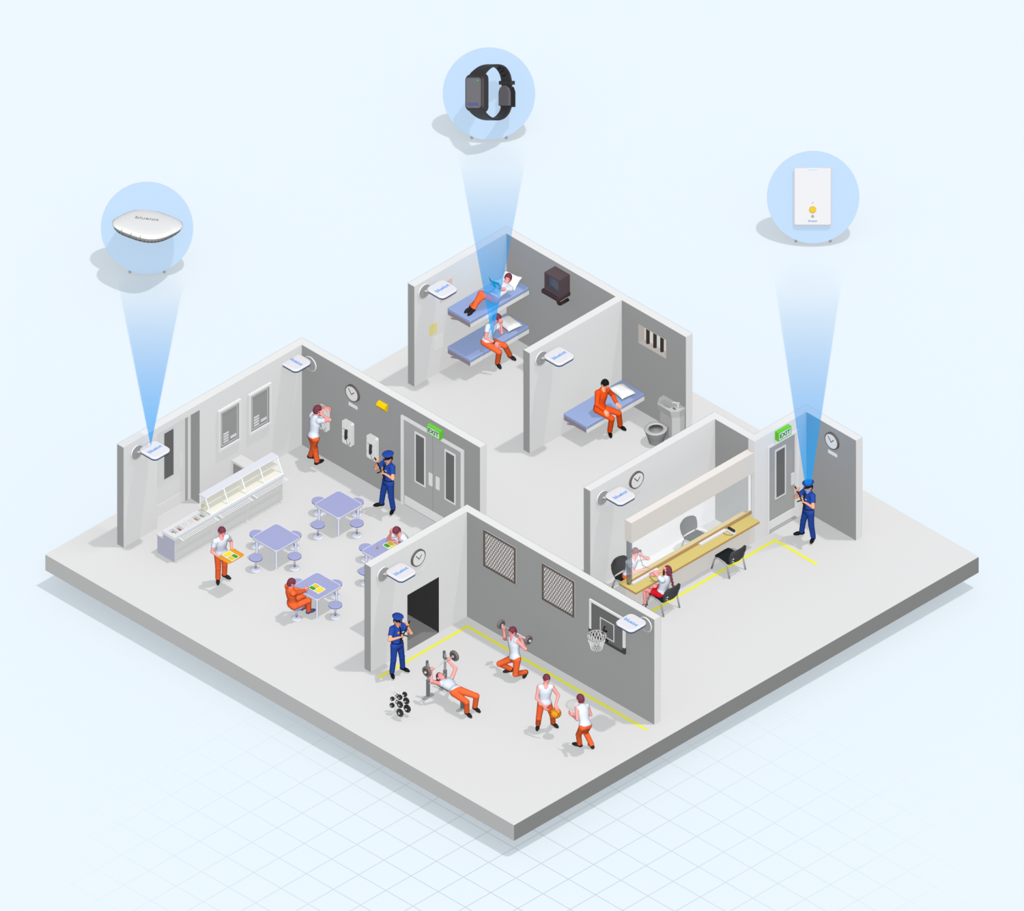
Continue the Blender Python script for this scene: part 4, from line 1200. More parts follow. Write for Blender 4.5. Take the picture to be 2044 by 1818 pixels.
def person(label, pelvis, neck, head, fwd, look, hands, feet, outfit, k=1.0, elbows=((.6,0,-1),(-.6,0,-1)), knees=None, toes=None, palms=None, curls=(.35,.35),
           skin=None, hair='short', sfwd=None, shoes=None, handdirs=(None,None), torso_len=.50, foot_up=None, hips_w=.088, headk=1.0, shin=1.0, headup=None):
    """pelvis, neck, head, hands, feet: places in the room. index 0 = right side, 1 = left side.
       elbows / knees: bend directions given as (right, forward, up) in the person's own frame"""
    skin = skin or SKIN
    P = Vector(pelvis); up = (Vector(neck)-P).normalized(); fw = Vector(fwd); fw = fw - up*fw.dot(up); fw.normalize(); rt = fw.cross(up)
    N = P + up*(torso_len*k)
    sf = Vector(sfwd) if sfwd else fw
    sf = (sf - up*sf.dot(up)).normalized(); sr = sf.cross(up)
    hu = (Vector(head)-N).normalized(); HC = N + hu*(.165*k)
    hf = Vector(look); hu2 = Vector(headup) if headup else (Vector((0,0,1)) if abs(hu.z) > .5 else hu); hf.normalize()
    hu2 = (hu2 - hf*hu2.dot(hf)).normalized(); hr = hf.cross(hu2)
    own = lambda v, r=rt, f=fw, u=up: r*v[0] + f*v[1] + u*v[2]
    Wf = Vector((fwd[0], fwd[1], 0)) if abs(Vector(fwd).normalized().z) < .7 else None
    SH = [N - up*.05*k + sr*(.165*k), N - up*.05*k - sr*(.165*k)]
    HP = [P - up*.03*k + rt*(hips_w*k), P - up*.03*k - rt*(hips_w*k)]
    EL = []; WR = []; KN = []; AN = []
    for i in (0,1):
        e_, w_ = ik(SH[i], hands[i], .285*k, .255*k, own(elbows[i], sr, sf, up)); EL.append(e_); WR.append(w_)
        kn = knees[i] if knees else (0,1,.2)
        kv = own(kn); k_, a_ = ik(HP[i], feet[i], .43*k, .41*k*shin, kv); KN.append(k_); AN.append(a_)
    toes = toes or [(fwd[0],fwd[1],0)]*2
    T = []
    for i in (0,1):
        v = Vector(toes[i]).normalized(); T.append(v)
    allp = [P, N, HC+hu*.16, HC-hu*.1] + SH + EL + WR + KN + AN + [AN[i]+T[i]*.2 for i in (0,1)] + [WR[i]+(WR[i]-EL[i]).normalized()*.2 for i in (0,1)]
    lo = [min(p[i] for p in allp)-.17 for i in range(3)]; hi = [max(p[i] for p in allp)+.17 for i in range(3)]
    root = thing('person', label, 'person', (P.x, P.y, min(min(a.z for a in AN)-.07, P.z-.1)))
    ax = (rt, fw, up); sax = (sr, sf, up); hx = (hr, hf, hu2)
    female = outfit == 'woman'
    def torso(Fd, g, k_=.05, top=True):
        Fd.ell(P, ax, (.142*k+g, .105*k+g, .115*k+g), k_)
        Fd.ell(P+up*.17*k, ax, (.125*k+g, .092*k+g, .16*k+g), k_)
        Fd.ell(P+up*.335*k, sax, ((.138 if female else .155)*k+g, .108*k+g, .165*k+g), k_)
        Fd.limb(SH[0]-sr*.02*k, SH[1]+sr*.02*k, .058*k+g, .058*k+g, k_)
        if female: Fd.ell(P+up*.33*k+sf*.06*k, sax, (.12*k+g,.07*k+g,.06*k+g), .03)
    # ---------------- body: one continuous surface
    B = Field(lo, hi, .0085)
    torso(B, 0)
    B.limb(N-up*.05*k, HC-hu*.05*k, .062*k, .052*k, .03)
    hk = k*headk
    B.ell(HC+hu2*.018*hk, hx, (.079*hk,.096*hk,.098*hk), .02)
    B.ell(HC-hu2*.045*hk+hf*.014*hk, hx, (.064*hk,.078*hk,.078*hk), .03)
    B.ell(HC-hu2*.10*hk+hf*.055*hk, hx, (.034*hk,.032*hk,.026*hk), .03)          # chin
    B.limb(HC+hf*.090*hk+hu2*.008*hk, HC+hf*.108*hk-hu2*.03*hk, .010*hk, .0165*hk, .014)  # nose
    B.limb(HC+hf*.086*hk+hu2*.03*hk-hr*.04*hk, HC+hf*.086*hk+hu2*.03*hk+hr*.04*hk, .012*hk, .012*hk, .016)   # brow
    for s in (1,-1):
        B.ell(HC+hr*(s*.083*hk)-hu2*.008*hk-hf*.008*hk, hx, (.012*hk,.02*hk,.032*hk), .008)          # ear
    for i, s in ((0,1),(1,-1)):
        B.limb(SH[i], EL[i], .052*k, .041*k, .03); B.limb(EL[i], WR[i], .041*k, .027*k, .015)
        d = handdirs[i] or (WR[i]-EL[i]); d = Vector(d).normalized()
        pn = Vector(palms[i]) if palms and palms[i] else (Vector((0,0,-1)) if abs(d.z) < .8 else -sr*s)
        hand(B, WR[i], d, pn, s, curls[i], k*1.12)
        B.limb(HP[i], KN[i], .078*k, .053*k, .04); B.limb(KN[i], AN[i], .053*k, .036*k, .02)
        mid = KN[i].lerp(AN[i], .3); B.limb(KN[i].lerp(AN[i],.12), mid.lerp(AN[i],.3), .05*k, .042*k, .02)
        fu = Vector(foot_up[i]) if foot_up and foot_up[i] else Vector((0,0,1))
        fu = (fu - T[i]*fu.dot(T[i])).normalized()
        B.limb(AN[i], AN[i]+T[i]*.13*k-fu*.035*k, .032*k, .024*k, .02)
    B.obj('body', skin, root)
    for s in (1,-1):
        m = MB(); R = Matrix((hr,hf,hu2)).transposed()
        m.ball(HC+hr*(s*.034*hk)+hf*.092*hk+hu2*.004*hk, .0105*hk, .008*hk, .0075*hk, n=10, m=6, R=R); m.obj('eye', EYE, root, smooth=True)
    m = MB(); m.ball(HC+hf*.093*hk-hu2*.063*hk, .021*hk, .008*hk, .0055*hk, n=10, m=6, R=R); m.obj('mouth', LIP, root, smooth=True)
    # ---------------- clothes
    def trousers(mm, waist=.07, name='trousers'):
        Q = Field(lo, hi, .0105)
        Q.ell(P, ax, (.142*k+.014,.105*k+.014,.115*k+.012), .05); Q.ell(P+up*.12*k, ax, (.128*k+.012,.095*k+.012,.12*k), .05)
        Q.plane(P+up*waist*k, up)
        for i in (0,1):
            Q.limb(HP[i], KN[i], .094*k, .070*k, .045)
            dn = (AN[i]-KN[i]).normalized(); c_ = AN[i]-dn*.015
            Q.limb(KN[i], AN[i]+dn*.04, .070*k, .064*k, .02, cuts=[(c_, dn)])
        return Q.obj(name, mm, root)
    def shirt(mm, sleeve, name='shirt', hem=-.02, neckline='round', tank=False, trim=None):
        Q = Field(lo, hi, .0105)
        torso(Q, .015)
        Q.limb(N-up*.05*k, N+hu*.02*k, .074*k, .070*k, .03)
        if hem < .05:
            Q.ell(P, ax, (.142*k+.02,.105*k+.02,.115*k+.02), .05)
        Q.plane(P+up*hem*k, -up)
        if tank:
            for i, s in ((0,1),(1,-1)): Q.ell(SH[i]+sr*(s*.075*k), sax, (.062*k,.14*k,.13*k), .01, sub=True)
        else:
            for i in (0,1):
                if sleeve <= 1:
                    e_ = SH[i].lerp(EL[i], sleeve); dn = (EL[i]-SH[i]).normalized()
                    Q.limb(SH[i], e_+dn*.06, .068*k, .066*k, .03, cuts=[(e_, dn)])
                else:
                    dn = (WR[i]-EL[i]).normalized(); e_ = WR[i]-dn*.01
                    Q.limb(SH[i], EL[i], .070*k, .058*k, .03); Q.limb(EL[i], WR[i]+dn*.04, .058*k, .046*k, .02, cuts=[(e_, dn)])
        if neckline == 'v':
            Q.limb(N+up*.06*k, N+sf*.10*k-up*.02*k, .07*k, .05*k, 0, sub=True); Q.limb(N+sf*.12*k-up*.02*k, N+sf*.125*k-up*.11*k, .05*k, .012*k, 0, sub=True)
        elif neckline == 'round':
            Q.limb(N+up*.05*k+hu*.04*k, N+up*.02*k+sf*.06*k, .075*k, .06*k, 0, sub=True)
        Q.plane(N+up*.055*k, up)
        return Q.obj(name, mm, root)
    def shoe_pair(mm, heel=False):
        for i in (0,1):
            Q = Field([min(AN[i][j], (AN[i]+T[i]*.22)[j])-.1 for j in range(3)], [max(AN[i][j], (AN[i]+T[i]*.22)[j])+.1 for j in range(3)], .0075)
            fu = Vector(foot_up[i]) if foot_up and foot_up[i] else Vector((0,0,1))
            fu = (fu - T[i]*fu.dot(T[i])).normalized()
            base = AN[i] - fu*.07*k
            if heel:
                Q.limb(base+fu*.05*k-T[i]*.025, base+T[i]*.10*k+fu*.028*k, .024*k, .026*k, .02); Q.limb(base+T[i]*.10*k+fu*.024*k, base+T[i]*.16*k+fu*.02*k, .026*k, .014*k, .02)
                Q.limb(base-T[i]*.04*k+fu*.05*k, base-T[i]*.05*k-fu*.0*k, .018*k, .010*k, .01)
            else:
                Q.limb(base+fu*.045*k-T[i]*.035*k, base+T[i]*.12*k+fu*.038*k, .046*k, .046*k, .02); Q.limb(base+T[i]*.10*k+fu*.036*k, base+T[i]*.175*k+fu*.03*k, .046*k, .034*k, .02)
                Q.limb(base+fu*.04*k-T[i]*.01*k, AN[i]+fu*.02*k, .046*k, .044*k, .02)
            Q.plane(base, -fu)
            Q.obj('shoe', mm, root)
    def hair_cap(mm, name='hair', long_=False, low=False):
        Q = Field([HC[j]-.3 for j in range(3)], [HC[j]+.22 for j in range(3)], .008)
        Q.ell(HC+hu2*.024*hk-hf*.004*hk, hx, (.090*hk,.106*hk,.104*hk), .01)
        if not long_: Q.ell(HC-hu2*.03*hk-hf*.03*hk, hx, (.083*hk,.085*hk,.085*hk), .02)
        else: Q.ell(HC-hu2*.05*hk-hf*.04*hk, hx, (.085*hk,.08*hk,.11*hk), .03)
        # face opening
        Q.ell(HC+hf*.115*hk-hu2*.05*hk, hx, (.09*hk,.10*hk,.105*hk), .0, sub=True)
        for s in (1,-1): Q.ell(HC+hr*(s*.1*hk)-hu2*.035*hk+hf*.012*hk, hx, (.045*hk,.045*hk,.05*hk), 0, sub=True)
        Q.plane(HC-hu2*(.16 if long_ else .082)*hk, -hu2)
        if low: Q.plane(HC+hu2*.06*hk, hu2); Q.plane(HC+hf*.03*hk, hf)
        return Q.obj(name, mm, root)
    if outfit in ('tee','tank'):
        trousers(ORANGE, waist=.06); shirt(TEE, .55, 'tank_top' if outfit == 'tank' else 't_shirt', hem=-.02, neckline='v' if outfit == 'tank' else 'round', tank=outfit == 'tank')
        shoe_pair(shoes or SHOE)
    elif outfit == 'orange':
        mm = shoes[1] if isinstance(shoes, tuple) else ORANGE
        trousers(mm, waist=.06); sh = shirt(mm, 2, 'jacket', hem=-.05)
        shoe_pair(shoes[0] if isinstance(shoes, tuple) else (shoes or SHOE))
    elif outfit == 'officer':
        trousers(POLICE, waist=.08); shirt(POLICE, .62, 'shirt', hem=.055)
        m = MB(); pts = []
        for i in range(36):
            q = 2*math.pi*i/36; pts.append(P + up*.065*k + rt*(.152*k*math.cos(q)) + fw*(.114*k*math.sin(q)) - up*(.012*k*math.sin(q)))
        m.tube(pts, .014, n=6, closed=True); m.obj('belt', SHOEB, root, smooth=True)
        m = MB(); pts = [N+sf*.075*k-up*.0*k, N+sf*.118*k-up*.06*k, N+sf*.138*k-up*.15*k, N+sf*.134*k-up*.26*k, N+sf*.122*k-up*.34*k]
        m.tube(pts, [.015,.018,.02,.024,.01], n=8, flat=.3, ref=tuple(sf)); m.obj('tie', SHOEB, root, smooth=True)
        m = MB(); m.T = frame(N+sf*.128*k-up*.13*k+sr*.075*k, -sr, up)
        m.prism([(0,-.035),(.026,-.012),(.026,.02),(.012,.018),(0,.03),(-.012,.018),(-.026,.02),(-.026,-.012)], 0, .014); m.obj('badge', GOLD, root)
        m = MB(); m.T = frame(N+sf*.126*k-up*.15*k-sr*.075*k, -sr, up); m.box(-.034,.034,-.010,.010,.006,.014); m.obj('name_tag', WHITE, root)
        shoe_pair(SHOEB)
        cap_r = Matrix((hr,hf,hu2)).transposed().to_4x4(); cap_r.translation = HC
        m = MB(); m.T = cap_r; m.lathe([(.088*hk,.038*hk),(.098*hk,.04*hk),(.10*hk,.085*hk),(.0,.086*hk)], n=28, sx=.95, sy=1.08); capb = m.obj('cap_band', SHOEB, root, smooth=False)
        m = MB(); m.T = cap_r @ Matrix.Rotation(math.radians(6), 4, 'X'); m.lathe([(.098*hk,.082*hk),(.115*hk,.10*hk),(.138*hk,.118*hk),(.142*hk,.128*hk),(.13*hk,.14*hk),(.08*hk,.152*hk),(.0,.156*hk)], n=32, sx=.97, sy=1.04); m.obj('cap', POLICE, root, smooth=True)
        m = MB(); m.T = cap_r; n = 16; vs = []; fs = []
        for i in range(n+1):
            q = math.radians(15+150*i/n); sn = math.sin(q)
            vs += [(.093*hk*math.cos(q),.104*hk*sn,.048*hk),(.098*hk*math.cos(q),(.104*sn+.030*sn*sn)*hk,.030*hk)]
        for z_ in (0,):
            for i in range(n): fs.append((2*i,2*i+1,2*i+3,2*i+2))
        base_n = len(vs); vs += [(x,y,z-.008) for x,y,z in vs]; fs += [(base_n+2*i,base_n+2*i+2,base_n+2*i+3,base_n+2*i+1) for i in range(n)] + [(2*i+1,base_n+2*i+1,base_n+2*i+3,2*i+3) for i in range(n)]
        m._add(vs, fs); m.obj('visor', mat('black_visor', (36,34,36), e=.9, rough=.3, spec=.4), root)
        m = MB(); m.T = cap_r; m.ball((0,.112*hk,.068*hk), .016, .008, .018, n=10, m=6); m.obj('cap_badge', GOLD, root)
        hair = 'under'
    elif outfit == 'woman':
        shirt(TEE, .42, 'blouse', hem=.02)
        Q = Field(lo, hi, .0105); Q.ell(P, ax, (.142*k+.014,.105*k+.014,.115*k+.012), .05); Q.ell(P+up*.08*k, ax, (.13*k+.01,.095*k+.01,.1*k), .05); Q.plane(P+up*.06*k, up)
        for i in (0,1):
            e_ = HP[i].lerp(KN[i], .5); dn = (KN[i]-HP[i]).normalized(); Q.limb(HP[i], e_+dn*.05, .095*k, .09*k, .06, cuts=[(e_, dn)])
        Q.obj('skirt', RED, root)
        shoe_pair(HEEL, heel=True)
    if hair == 'short': hair_cap(HAIR)
    elif hair == 'black': hair_cap(HAIRB)
    elif hair == 'under': hair_cap(mat('dark_sideburn', (60,34,26), e=.9), low=True)
    elif hair == 'braid':
        hb = hair_cap(HAIR, long_=True)
        m = MB(); p0 = HC - hf*.10*hk - hu2*.08*hk; n = 9
        for i in range(n):
            s = i/(n-1); c_ = p0 - hf*(.05*s*hk) + Vector((0,0,-.34*s)) - fw*.05*s
            m.ball(c_ + rt*(.008*(1 if i % 2 else -1)), .030-.004*abs(s-.5), .030, .030, n=10, m=7)
        m.ball(c_ + Vector((0,0,-.05)), .026,.026,.045, n=10, m=7)
        m.obj('braid', HAIR, root, smooth=True)
    root['wr'] = 0; del root['wr']
    return dict(root=root, P=P, N=N, HC=HC, hf=hf, hu=hu2, hr=hr, WR=WR, EL=EL, SH=SH, up=up, fw=fw, rt=rt, KN=KN, AN=AN)
def rod(name, label, cat, a, b, r, m_, extra=None):
    o = MB(); o.tube([a, b], r, n=10)
    if extra: o.tube(extra, r*.9, n=10)
    q = o.obj(name, m_, smooth=True); tag(q, label, cat); return q
BATON = mat('black_baton', (16,16,16), e=.9, rough=.4)

# ------------------------------------------------------------------ the three guards
def officer(label, blabel, dx, dy_):
    o = Vector((dx, dy_, 0)); w = lambda *a: W(*a) + o
    h0, h1 = w(753,923,1.40), w(769,946,1.20)
    p = person(label, w(775,960,.92), w(776,921,1.43), w(775,911,1.60), (-.2,-1,0), (-.15,-1,-.22), (h0, h1), (w(761,1006,.075), w(785,1017,.075)), 'officer',
        k=.96, elbows=((.5,-.1,-1),(-1,.15,-.7)), knees=((.1,1,0),(-.1,1,0)), toes=((-.55,-.85,0),(.45,-.9,0)), palms=((.8,.3,.1),(0,.5,.6)), curls=(1.5,1.4), skin=SKIN2, handdirs=((.05,-.35,.9),(-.8,-.35,-.1)))
    a = p['WR'][0] + Vector((.02,-.04,.06)); b = p['WR'][1] + Vector((-.05,-.04,-.0))
    d = (b-a).normalized()
    rod('baton', blabel, 'baton', a-d*.10, b+d*.14, .015, BATON, [b-d*.06, b-d*.06+Vector((-.10,-.04,-.07))])
    return p
officer('person in blue police uniform holding a baton beside the double doors', 'black baton held by the guard beside the double doors', 0, 0)
dd = W(838.7+1026, 57.2+1647)
officer('person in blue police uniform holding a baton near the single exit door', 'black baton held by the guard near the single exit door', dd.x, dd.y)
h1, h0 = W(813,1249,1.42), W(797.5,1272,1.21)
p = person('person in blue police uniform holding a baton in the gym', W(792.5,1285,.92), W(793,1245,1.43), W(793.5,1235,1.60), (1,-.1,0), (1,-.05,-.22), (h0, h1), (W(782,1344,.075), W(804,1333,.075)), 'officer',
    k=.96, elbows=((1,.15,-.7),(-.5,-.1,-1)), knees=((.1,1,0),(-.1,1,0)), toes=((.85,-.55,0),(.9,.15,0)), palms=((-.5,0,.6),(-.3,-.8,.1)), curls=(1.4,1.5), skin=SKIN2, handdirs=((.35,.8,-.1),(.35,-.05,.9)))
a = p['WR'][1] + Vector((.04,-.02,.06)); b = p['WR'][0] + Vector((.04,.05,0)); d = (b-a).normalized()
rod('baton', 'black baton held by the guard in the gym', 'baton', a-d*.10, b+d*.14, .015, BATON, [b-d*.06, b-d*.06+Vector((.04,.10,-.07))])

# ------------------------------------------------------------------ cafeteria inmates
p = person('person in white t-shirt and orange trousers using the pay phone', W(626,870,.93), W(631,829,1.43), W(635,813,1.60), (.2,1,0), (.35,1,-.1), (W(643,828,1.50), W(649,814,1.60)), (W(618,914,.075), W(633,922,.075)), 'tee',
    k=.98, elbows=((1,.1,-.6),(-.6,.5,.6)), knees=((0,1,0),(0,1,0)), toes=((.8,.6,0),(.1,1,0)), palms=((-1,.1,0),(0,.4,-1)), curls=(1.2,.5), handdirs=((-.25,0,1),(.8,.5,-.1)))
# feet were given right first
hp = p['HC'] + p['hr']*.10 - p['hu']*.01
t = thing('telephone_handset', 'black handset held to the ear of the inmate at the pay phone', 'handset', tuple(hp), 0)
m = MB(); m.tube([hp-p['hu']*.08+p['hf']*.05, hp-p['hu']*.06+p['hf']*.02+p['hr']*.015, hp+p['hu']*.05+p['hr']*.015-p['hf']*.0, hp+p['hu']*.07], [.02,.026,.026,.02], n=8); m.obj('handset_body', HS, t, smooth=True)
person('person in white t-shirt and orange trousers carrying an orange tray', W(441,1102,.90), W(441,1071,1.40), W(443.5,1056,1.56), (1,-.3,0), (1,-.25,-.35), (tr+Vector((-.17,-.19,-.045)), tr+Vector((-.17,.20,-.045))), (W(435,1155,.075), W(448,1148,.075)), 'tee',
    k=.95, elbows=((.7,-.6,-.6),(-.7,-.6,-.6)), knees=((.1,1,0),(-.1,1,0)), toes=((.75,-.75,0),(1,.1,0)), palms=((0,.3,.9),(0,-.3,.9)), curls=(.35,.35), handdirs=((1,-.15,.05),(1,.1,.05)))
person('person in orange prison clothes eating at a table', W(584,1204,.47), W(579,1173,.95), W(582.5,1160,1.12), (.35,1,0), (.6,1,-.25), (W(614,1177,.66), W(600,1178,.62)), (W(616,1219,.075), W(604,1212,.075)), 'orange',
    k=.94, elbows=((.9,-.2,-.9),(-.9,-.1,-.8)), knees=((.1,.8,1),(-.1,.8,1)), toes=((.2,1,0),(.1,1,0)), palms=((-1,.3,0),(0,0,-1)), curls=(1.0,.2), shoes=SHOEV, handdirs=((.1,1,.3),(.4,1,0)))
person('person in white t-shirt resting head on a hand at a table', (-9.30,5.80,.47), W(795,1063,.97), W(783,1050,1.08), (-.15,-1,0), (.1,-1,-.75), (W(780,1065,.87), W(789,1080,.615)), (Vector((-9.45,5.5,.075)), Vector((-9.1,5.5,.075))), 'tee',
    k=.96, elbows=((.4,.5,-1),(-1,0,-.4)), knees=((.1,.8,1),(-.1,.8,1)), toes=((0,-1,0),(0,-1,0)), palms=((.3,.5,.3),(0,0,-1)), curls=(.45,.2), handdirs=((.15,-.05,1),(-.9,-.45,0)), torso_len=.46)

# ------------------------------------------------------------------ gym inmates
person('person in white tank top bench pressing a barbell', W(911,1379,.50), W(886,1357,.52), W(878.5,1350.5,.53), (0,0,1), (.05,0,1), ((BP.x-.02,2.21,BZ-.07), (BP.x-.02,2.77,BZ-.07)), (W(932,1421,.075), W(948,1411,.075)), 'tank',
    k=.97, elbows=((1,-.1,-.5),(-1,-.1,-.5)), knees=((.15,1,-.6),(-.15,1,-.6)), toes=((1,-.2,0),(1,-.1,0)), palms=((1,0,.1),(1,0,.1)), curls=(1.45,1.45), handdirs=((.05,0,1),(.05,0,1)))
person('person in white tank top squatting with a barbell on the shoulders', W(1028,1312,.62), W(1024,1270,1.10), W(1022.5,1256,1.27), (-.15,-1,0), (-.1,-1,-.1), (SQ+Vector((-.30,-.05,-.05)), SQ+Vector((.27,-.05,-.05))), (W(1020,1335,.075), W(1050,1341,.075)), 'tank',
    k=.96, elbows=((.7,-.2,-1),(-.7,-.2,-1)), knees=((.6,1,.1),(-.25,1,.0)), toes=((-.45,-.9,0),(.45,-.9,0)), palms=((0,-1,.2),(0,-1,.2)), curls=(1.4,1.4), handdirs=((-.1,.1,1),(.1,.1,1)))
bl = W(1109,1422.7,.68)
person('person in white tank top dribbling a basketball', W(1087,1402,.83), W(1089,1367,1.30), W(1091.5,1351,1.47), (.85,-.6,0), (.9,-.4,-.3), (W(1085,1408,.90), bl+Vector((-.03,.03,.20))), (W(1074,1446,.075), W(1104,1442,.075)), 'tank',
    k=.94, elbows=((.9,-.4,-.5),(-.9,-.3,-.4)), knees=((.3,1,.1),(-.3,1,.1)), toes=((.6,-.8,0),(1,-.1,0)), palms=((-.4,.9,0),(0,0,-1)), curls=(.35,.45), handdirs=((.6,.1,-.7),(.9,-.35,-.35)))
person('person in white tank top facing the ball player with back turned', W(1168,1447,.80), W(1160,1402,1.27), W(1157,1386,1.44), (-1,.1,0), (-1,.15,-.1), (Vector((-1.22,3.42,.86)), W(1144,1429,1.0)), (W(1182,1488,.075), W(1157,1485,.075)), 'tank',
    k=.95, elbows=((.7,-.6,-.7),(-.5,-.5,-1)), knees=((.2,1,.1),(-.2,1,.1)), toes=((-.9,.3,0),(-.9,-.3,0)), palms=((0,-1,0),(0,.9,-.2)), curls=(.3,.25), handdirs=((-.7,-.3,-.2),(-.9,-.1,.35)))
t = thing('basketball', 'orange basketball with black seams in mid bounce', 'basketball', tuple(bl))
m = MB(); m.ball((0,0,0), .13, n=32, m=20); m.obj('ball', mat('orange_ball', (252,146,30), e=.92), t, smooth=True, local=True)
m = MB(); RB = Matrix.Rotation(.5,4,'X') @ Matrix.Rotation(.6,4,'Y')
ring = [2*math.pi*i/40 for i in range(40)]
m.T = RB
m.tube([(.1285*math.cos(a),.1285*math.sin(a),0) for a in ring], .0055, n=5, closed=True); m.tube([(.1285*math.cos(a),0,.1285*math.sin(a)) for a in ring], .0055, n=5, closed=True)
for s in (1,-1):
    pts = []
    for a in ring:
        v = Vector((s*(.085+.02*math.cos(2*a)), .1*math.cos(a), .1*math.sin(a))).normalized()*.1285; pts.append(tuple(v))
    m.tube(pts, .0055, n=5, closed=True)
m.obj('seams', BLACK, t, smooth=True, local=True)

# ------------------------------------------------------------------ cell inmates
bk = Vector((-13.60,12.93,2.16))
p = person('person in white t-shirt lying on the upper bunk reading a green book', W(984,594,1.83), W(1009,568,1.95), W(1014.5,554,2.02), (.25,-.25,1), (.5,-.8,.25), (bk+Vector((.13,.10,-.06)), bk+Vector((-.13,.10,-.06))), (W(944,617,1.79), W(940,613,1.79)), 'tee',
    k=1.0, elbows=((1,.2,-.9),(-1,.2,-.9)), knees=((.1,1,.3),(-.1,1,.3)), toes=((.1,-.9,-.15),(-.1,-.9,-.15)), palms=((-1,0,.2),(1,0,.2)), curls=(.7,.7), handdirs=((-.1,-.6,.8),(.1,-.6,.8)), headup=(-.1,.5,.85), foot_up=((0,-.3,1),(0,-.3,1)))
t = thing('book', 'green book held open by the reading inmate on the upper bunk', 'book', tuple(bk))
GB = mat('green_book_cover', (30,146,92), e=.85); PG = mat('book_pages', (240,240,230), e=.9)
for s in (1,-1):
    m = MB(); m.T = frame(bk, (s*.85,.25 if s > 0 else .25,0), (0,-.35,.94))
    m.box(0,.17,-.12,.13,-.006,.006); m.obj('cover', GB, t)
    m = MB(); m.T = frame(bk+Vector((0,.014,.0)), (s*.85,.25,0), (0,-.35,.94)); m.box(.004,.16,-.11,.12,-.006,.006); m.obj('pages', PG, t)
p = person('person in white t-shirt sitting on the lower bunk with chin on hand', W(970,677,.73)+Vector((.06,-.02,.01)), W(984,643,1.22), W(996,630,1.38), (1,.05,0), (.9,.5,-.5), (W(988,684,.88), W(1000,646,1.24)), (W(993,724,.075), W(1018,709,.075)), 'tee',
    k=.96, elbows=((.9,-.1,-.8),(-.2,.5,-1)), knees=((.15,1,.8),(-.25,1,.8)), shin=1.25, toes=((.9,-.35,0),(1,0,0)), palms=((-.3,.8,-.2),(-.8,0,.4)), curls=(.3,1.0), handdirs=((.6,.1,-.6),(.1,-.1,1)))
wp = p['WR'][0]; wd_ = (p['WR'][0]-p['EL'][0]).normalized()
c_ = wp - wd_*.02
m = MB(); m.tube([c_-wd_*.018, c_+wd_*.018], .036, n=16); o = m.obj('wrist_tracker', BLACK, p['root'])
m = MB(); m.ball(c_+Vector((.028,-.022,.024)), .02, .02, .02, n=10, m=6); m.obj('tracker_case', CHAR, o)
person('person in deep orange jumpsuit sitting on the single bed', W(1194,812,.70)+Vector((.05,0,.01)), W(1203,777,1.18), W(1209,763,1.35), (1,0,0), (1,-.1,-.4), (W(1207,819,.76), W(1231,805,.75)), (W(1217,861,.075), W(1238,849,.075)), 'orange',
    k=.95, elbows=((1,-.3,-.5),(-.9,-.2,-.6)), knees=((.1,1,.8),(-.1,1,.8)), shin=1.3, toes=((.85,-.6,0),(1,0,0)), palms=((-.1,0,-1),(-.1,0,-1)), curls=(.3,.3), shoes=(SHOEB, ORANGE2), hair='black', skin=SKIN2, handdirs=((.9,-.3,-.35),(.95,.1,-.35)))
# ------------------------------------------------------------------ visiting room people
p = person('person in white t-shirt behind the glass talking on a handset', (-4.80,8.57,.48), W(1264,1113,.96), W(1270,1098,1.12), (1,.1,0), (.85,-.5,-.3), (W(1284,1136,.80), W(1281,1110,1.05)), (Vector((-4.50,8.45,.075)), Vector((-4.50,8.72,.075))), 'tee',
    k=.95, elbows=((1,-.2,-.8),(-1,.3,-.6)), knees=((.1,1,.6),(-.1,1,.6)), toes=((1,0,0),(1,0,0)), palms=((0,0,-1),(-.2,-1,0)), curls=(.4,1.2), handdirs=((.3,.95,-.05),(-.1,-.1,1)))
hp = p['HC'] - p['hr']*.10 - p['hu']*.02
def held_phone(label, p, hp, sgn, cord):
    t = thing('telephone_handset', label, 'handset', tuple(hp), 0)
    m = MB(); m.tube([hp-p['hu']*.08+p['hf']*.05, hp-p['hu']*.06+p['hf']*.02-p['hr']*(.015*sgn), hp+p['hu']*.05-p['hr']*(.015*sgn), hp+p['hu']*.07], [.02,.027,.027,.02], n=8); m.obj('handset_body', HS, t, smooth=True)
    pts = [Vector(c) for c in cord]; sm = []
    for i in range(len(pts)-1):
        for s in range(6):
            q = s/6; a = pts[max(i-1,0)]; b = pts[i]; c = pts[i+1]; d = pts[min(i+2,len(pts)-1)]
            sm.append(.5*((2*b)+(c-a)*q+(2*a-5*b+4*c-d)*q*q+(3*b-a-3*c+d)*q**3))
    sm.append(pts[-1])
    m = MB(); m.tube(sm, .008, n=6); m.obj('cord', GREY_INK, t, smooth=True)
held_phone('dark handset at the ear of the inmate behind the glass', p, hp, 1, [hp-p['hu']*.08+p['hf']*.05, W(1281.5,1124,.92), W(1284,1129,.86), Vector((-4.30,8.80,.765))])
p = person('woman with a long braid, white blouse and red skirt on a handset', W(1321,1181,.47), W(1331,1148,.95), W(1334,1133,1.11), (-1,-.12,0), (-1,.1,-.1), (W(1306,1147,.80), W(1325,1140,1.06)), (W(1291,1191,.24), W(1288,1203,.10)), 'woman',
    k=.93, elbows=((.8,-.2,-.8),(-.7,.5,-1)), knees=((-.2,.8,1),(-.2,.8,.8)), toes=((-.9,-.25,-.35),(-.85,-.5,-.2)), palms=((0,0,-1),(0,.9,0)), curls=(.25,1.2), hair='braid', handdirs=((-.95,-.1,0),(.05,.15,1)))
p['root'].name = 'person'
hp = p['HC'] - p['hr']*.10 - p['hu']*.02
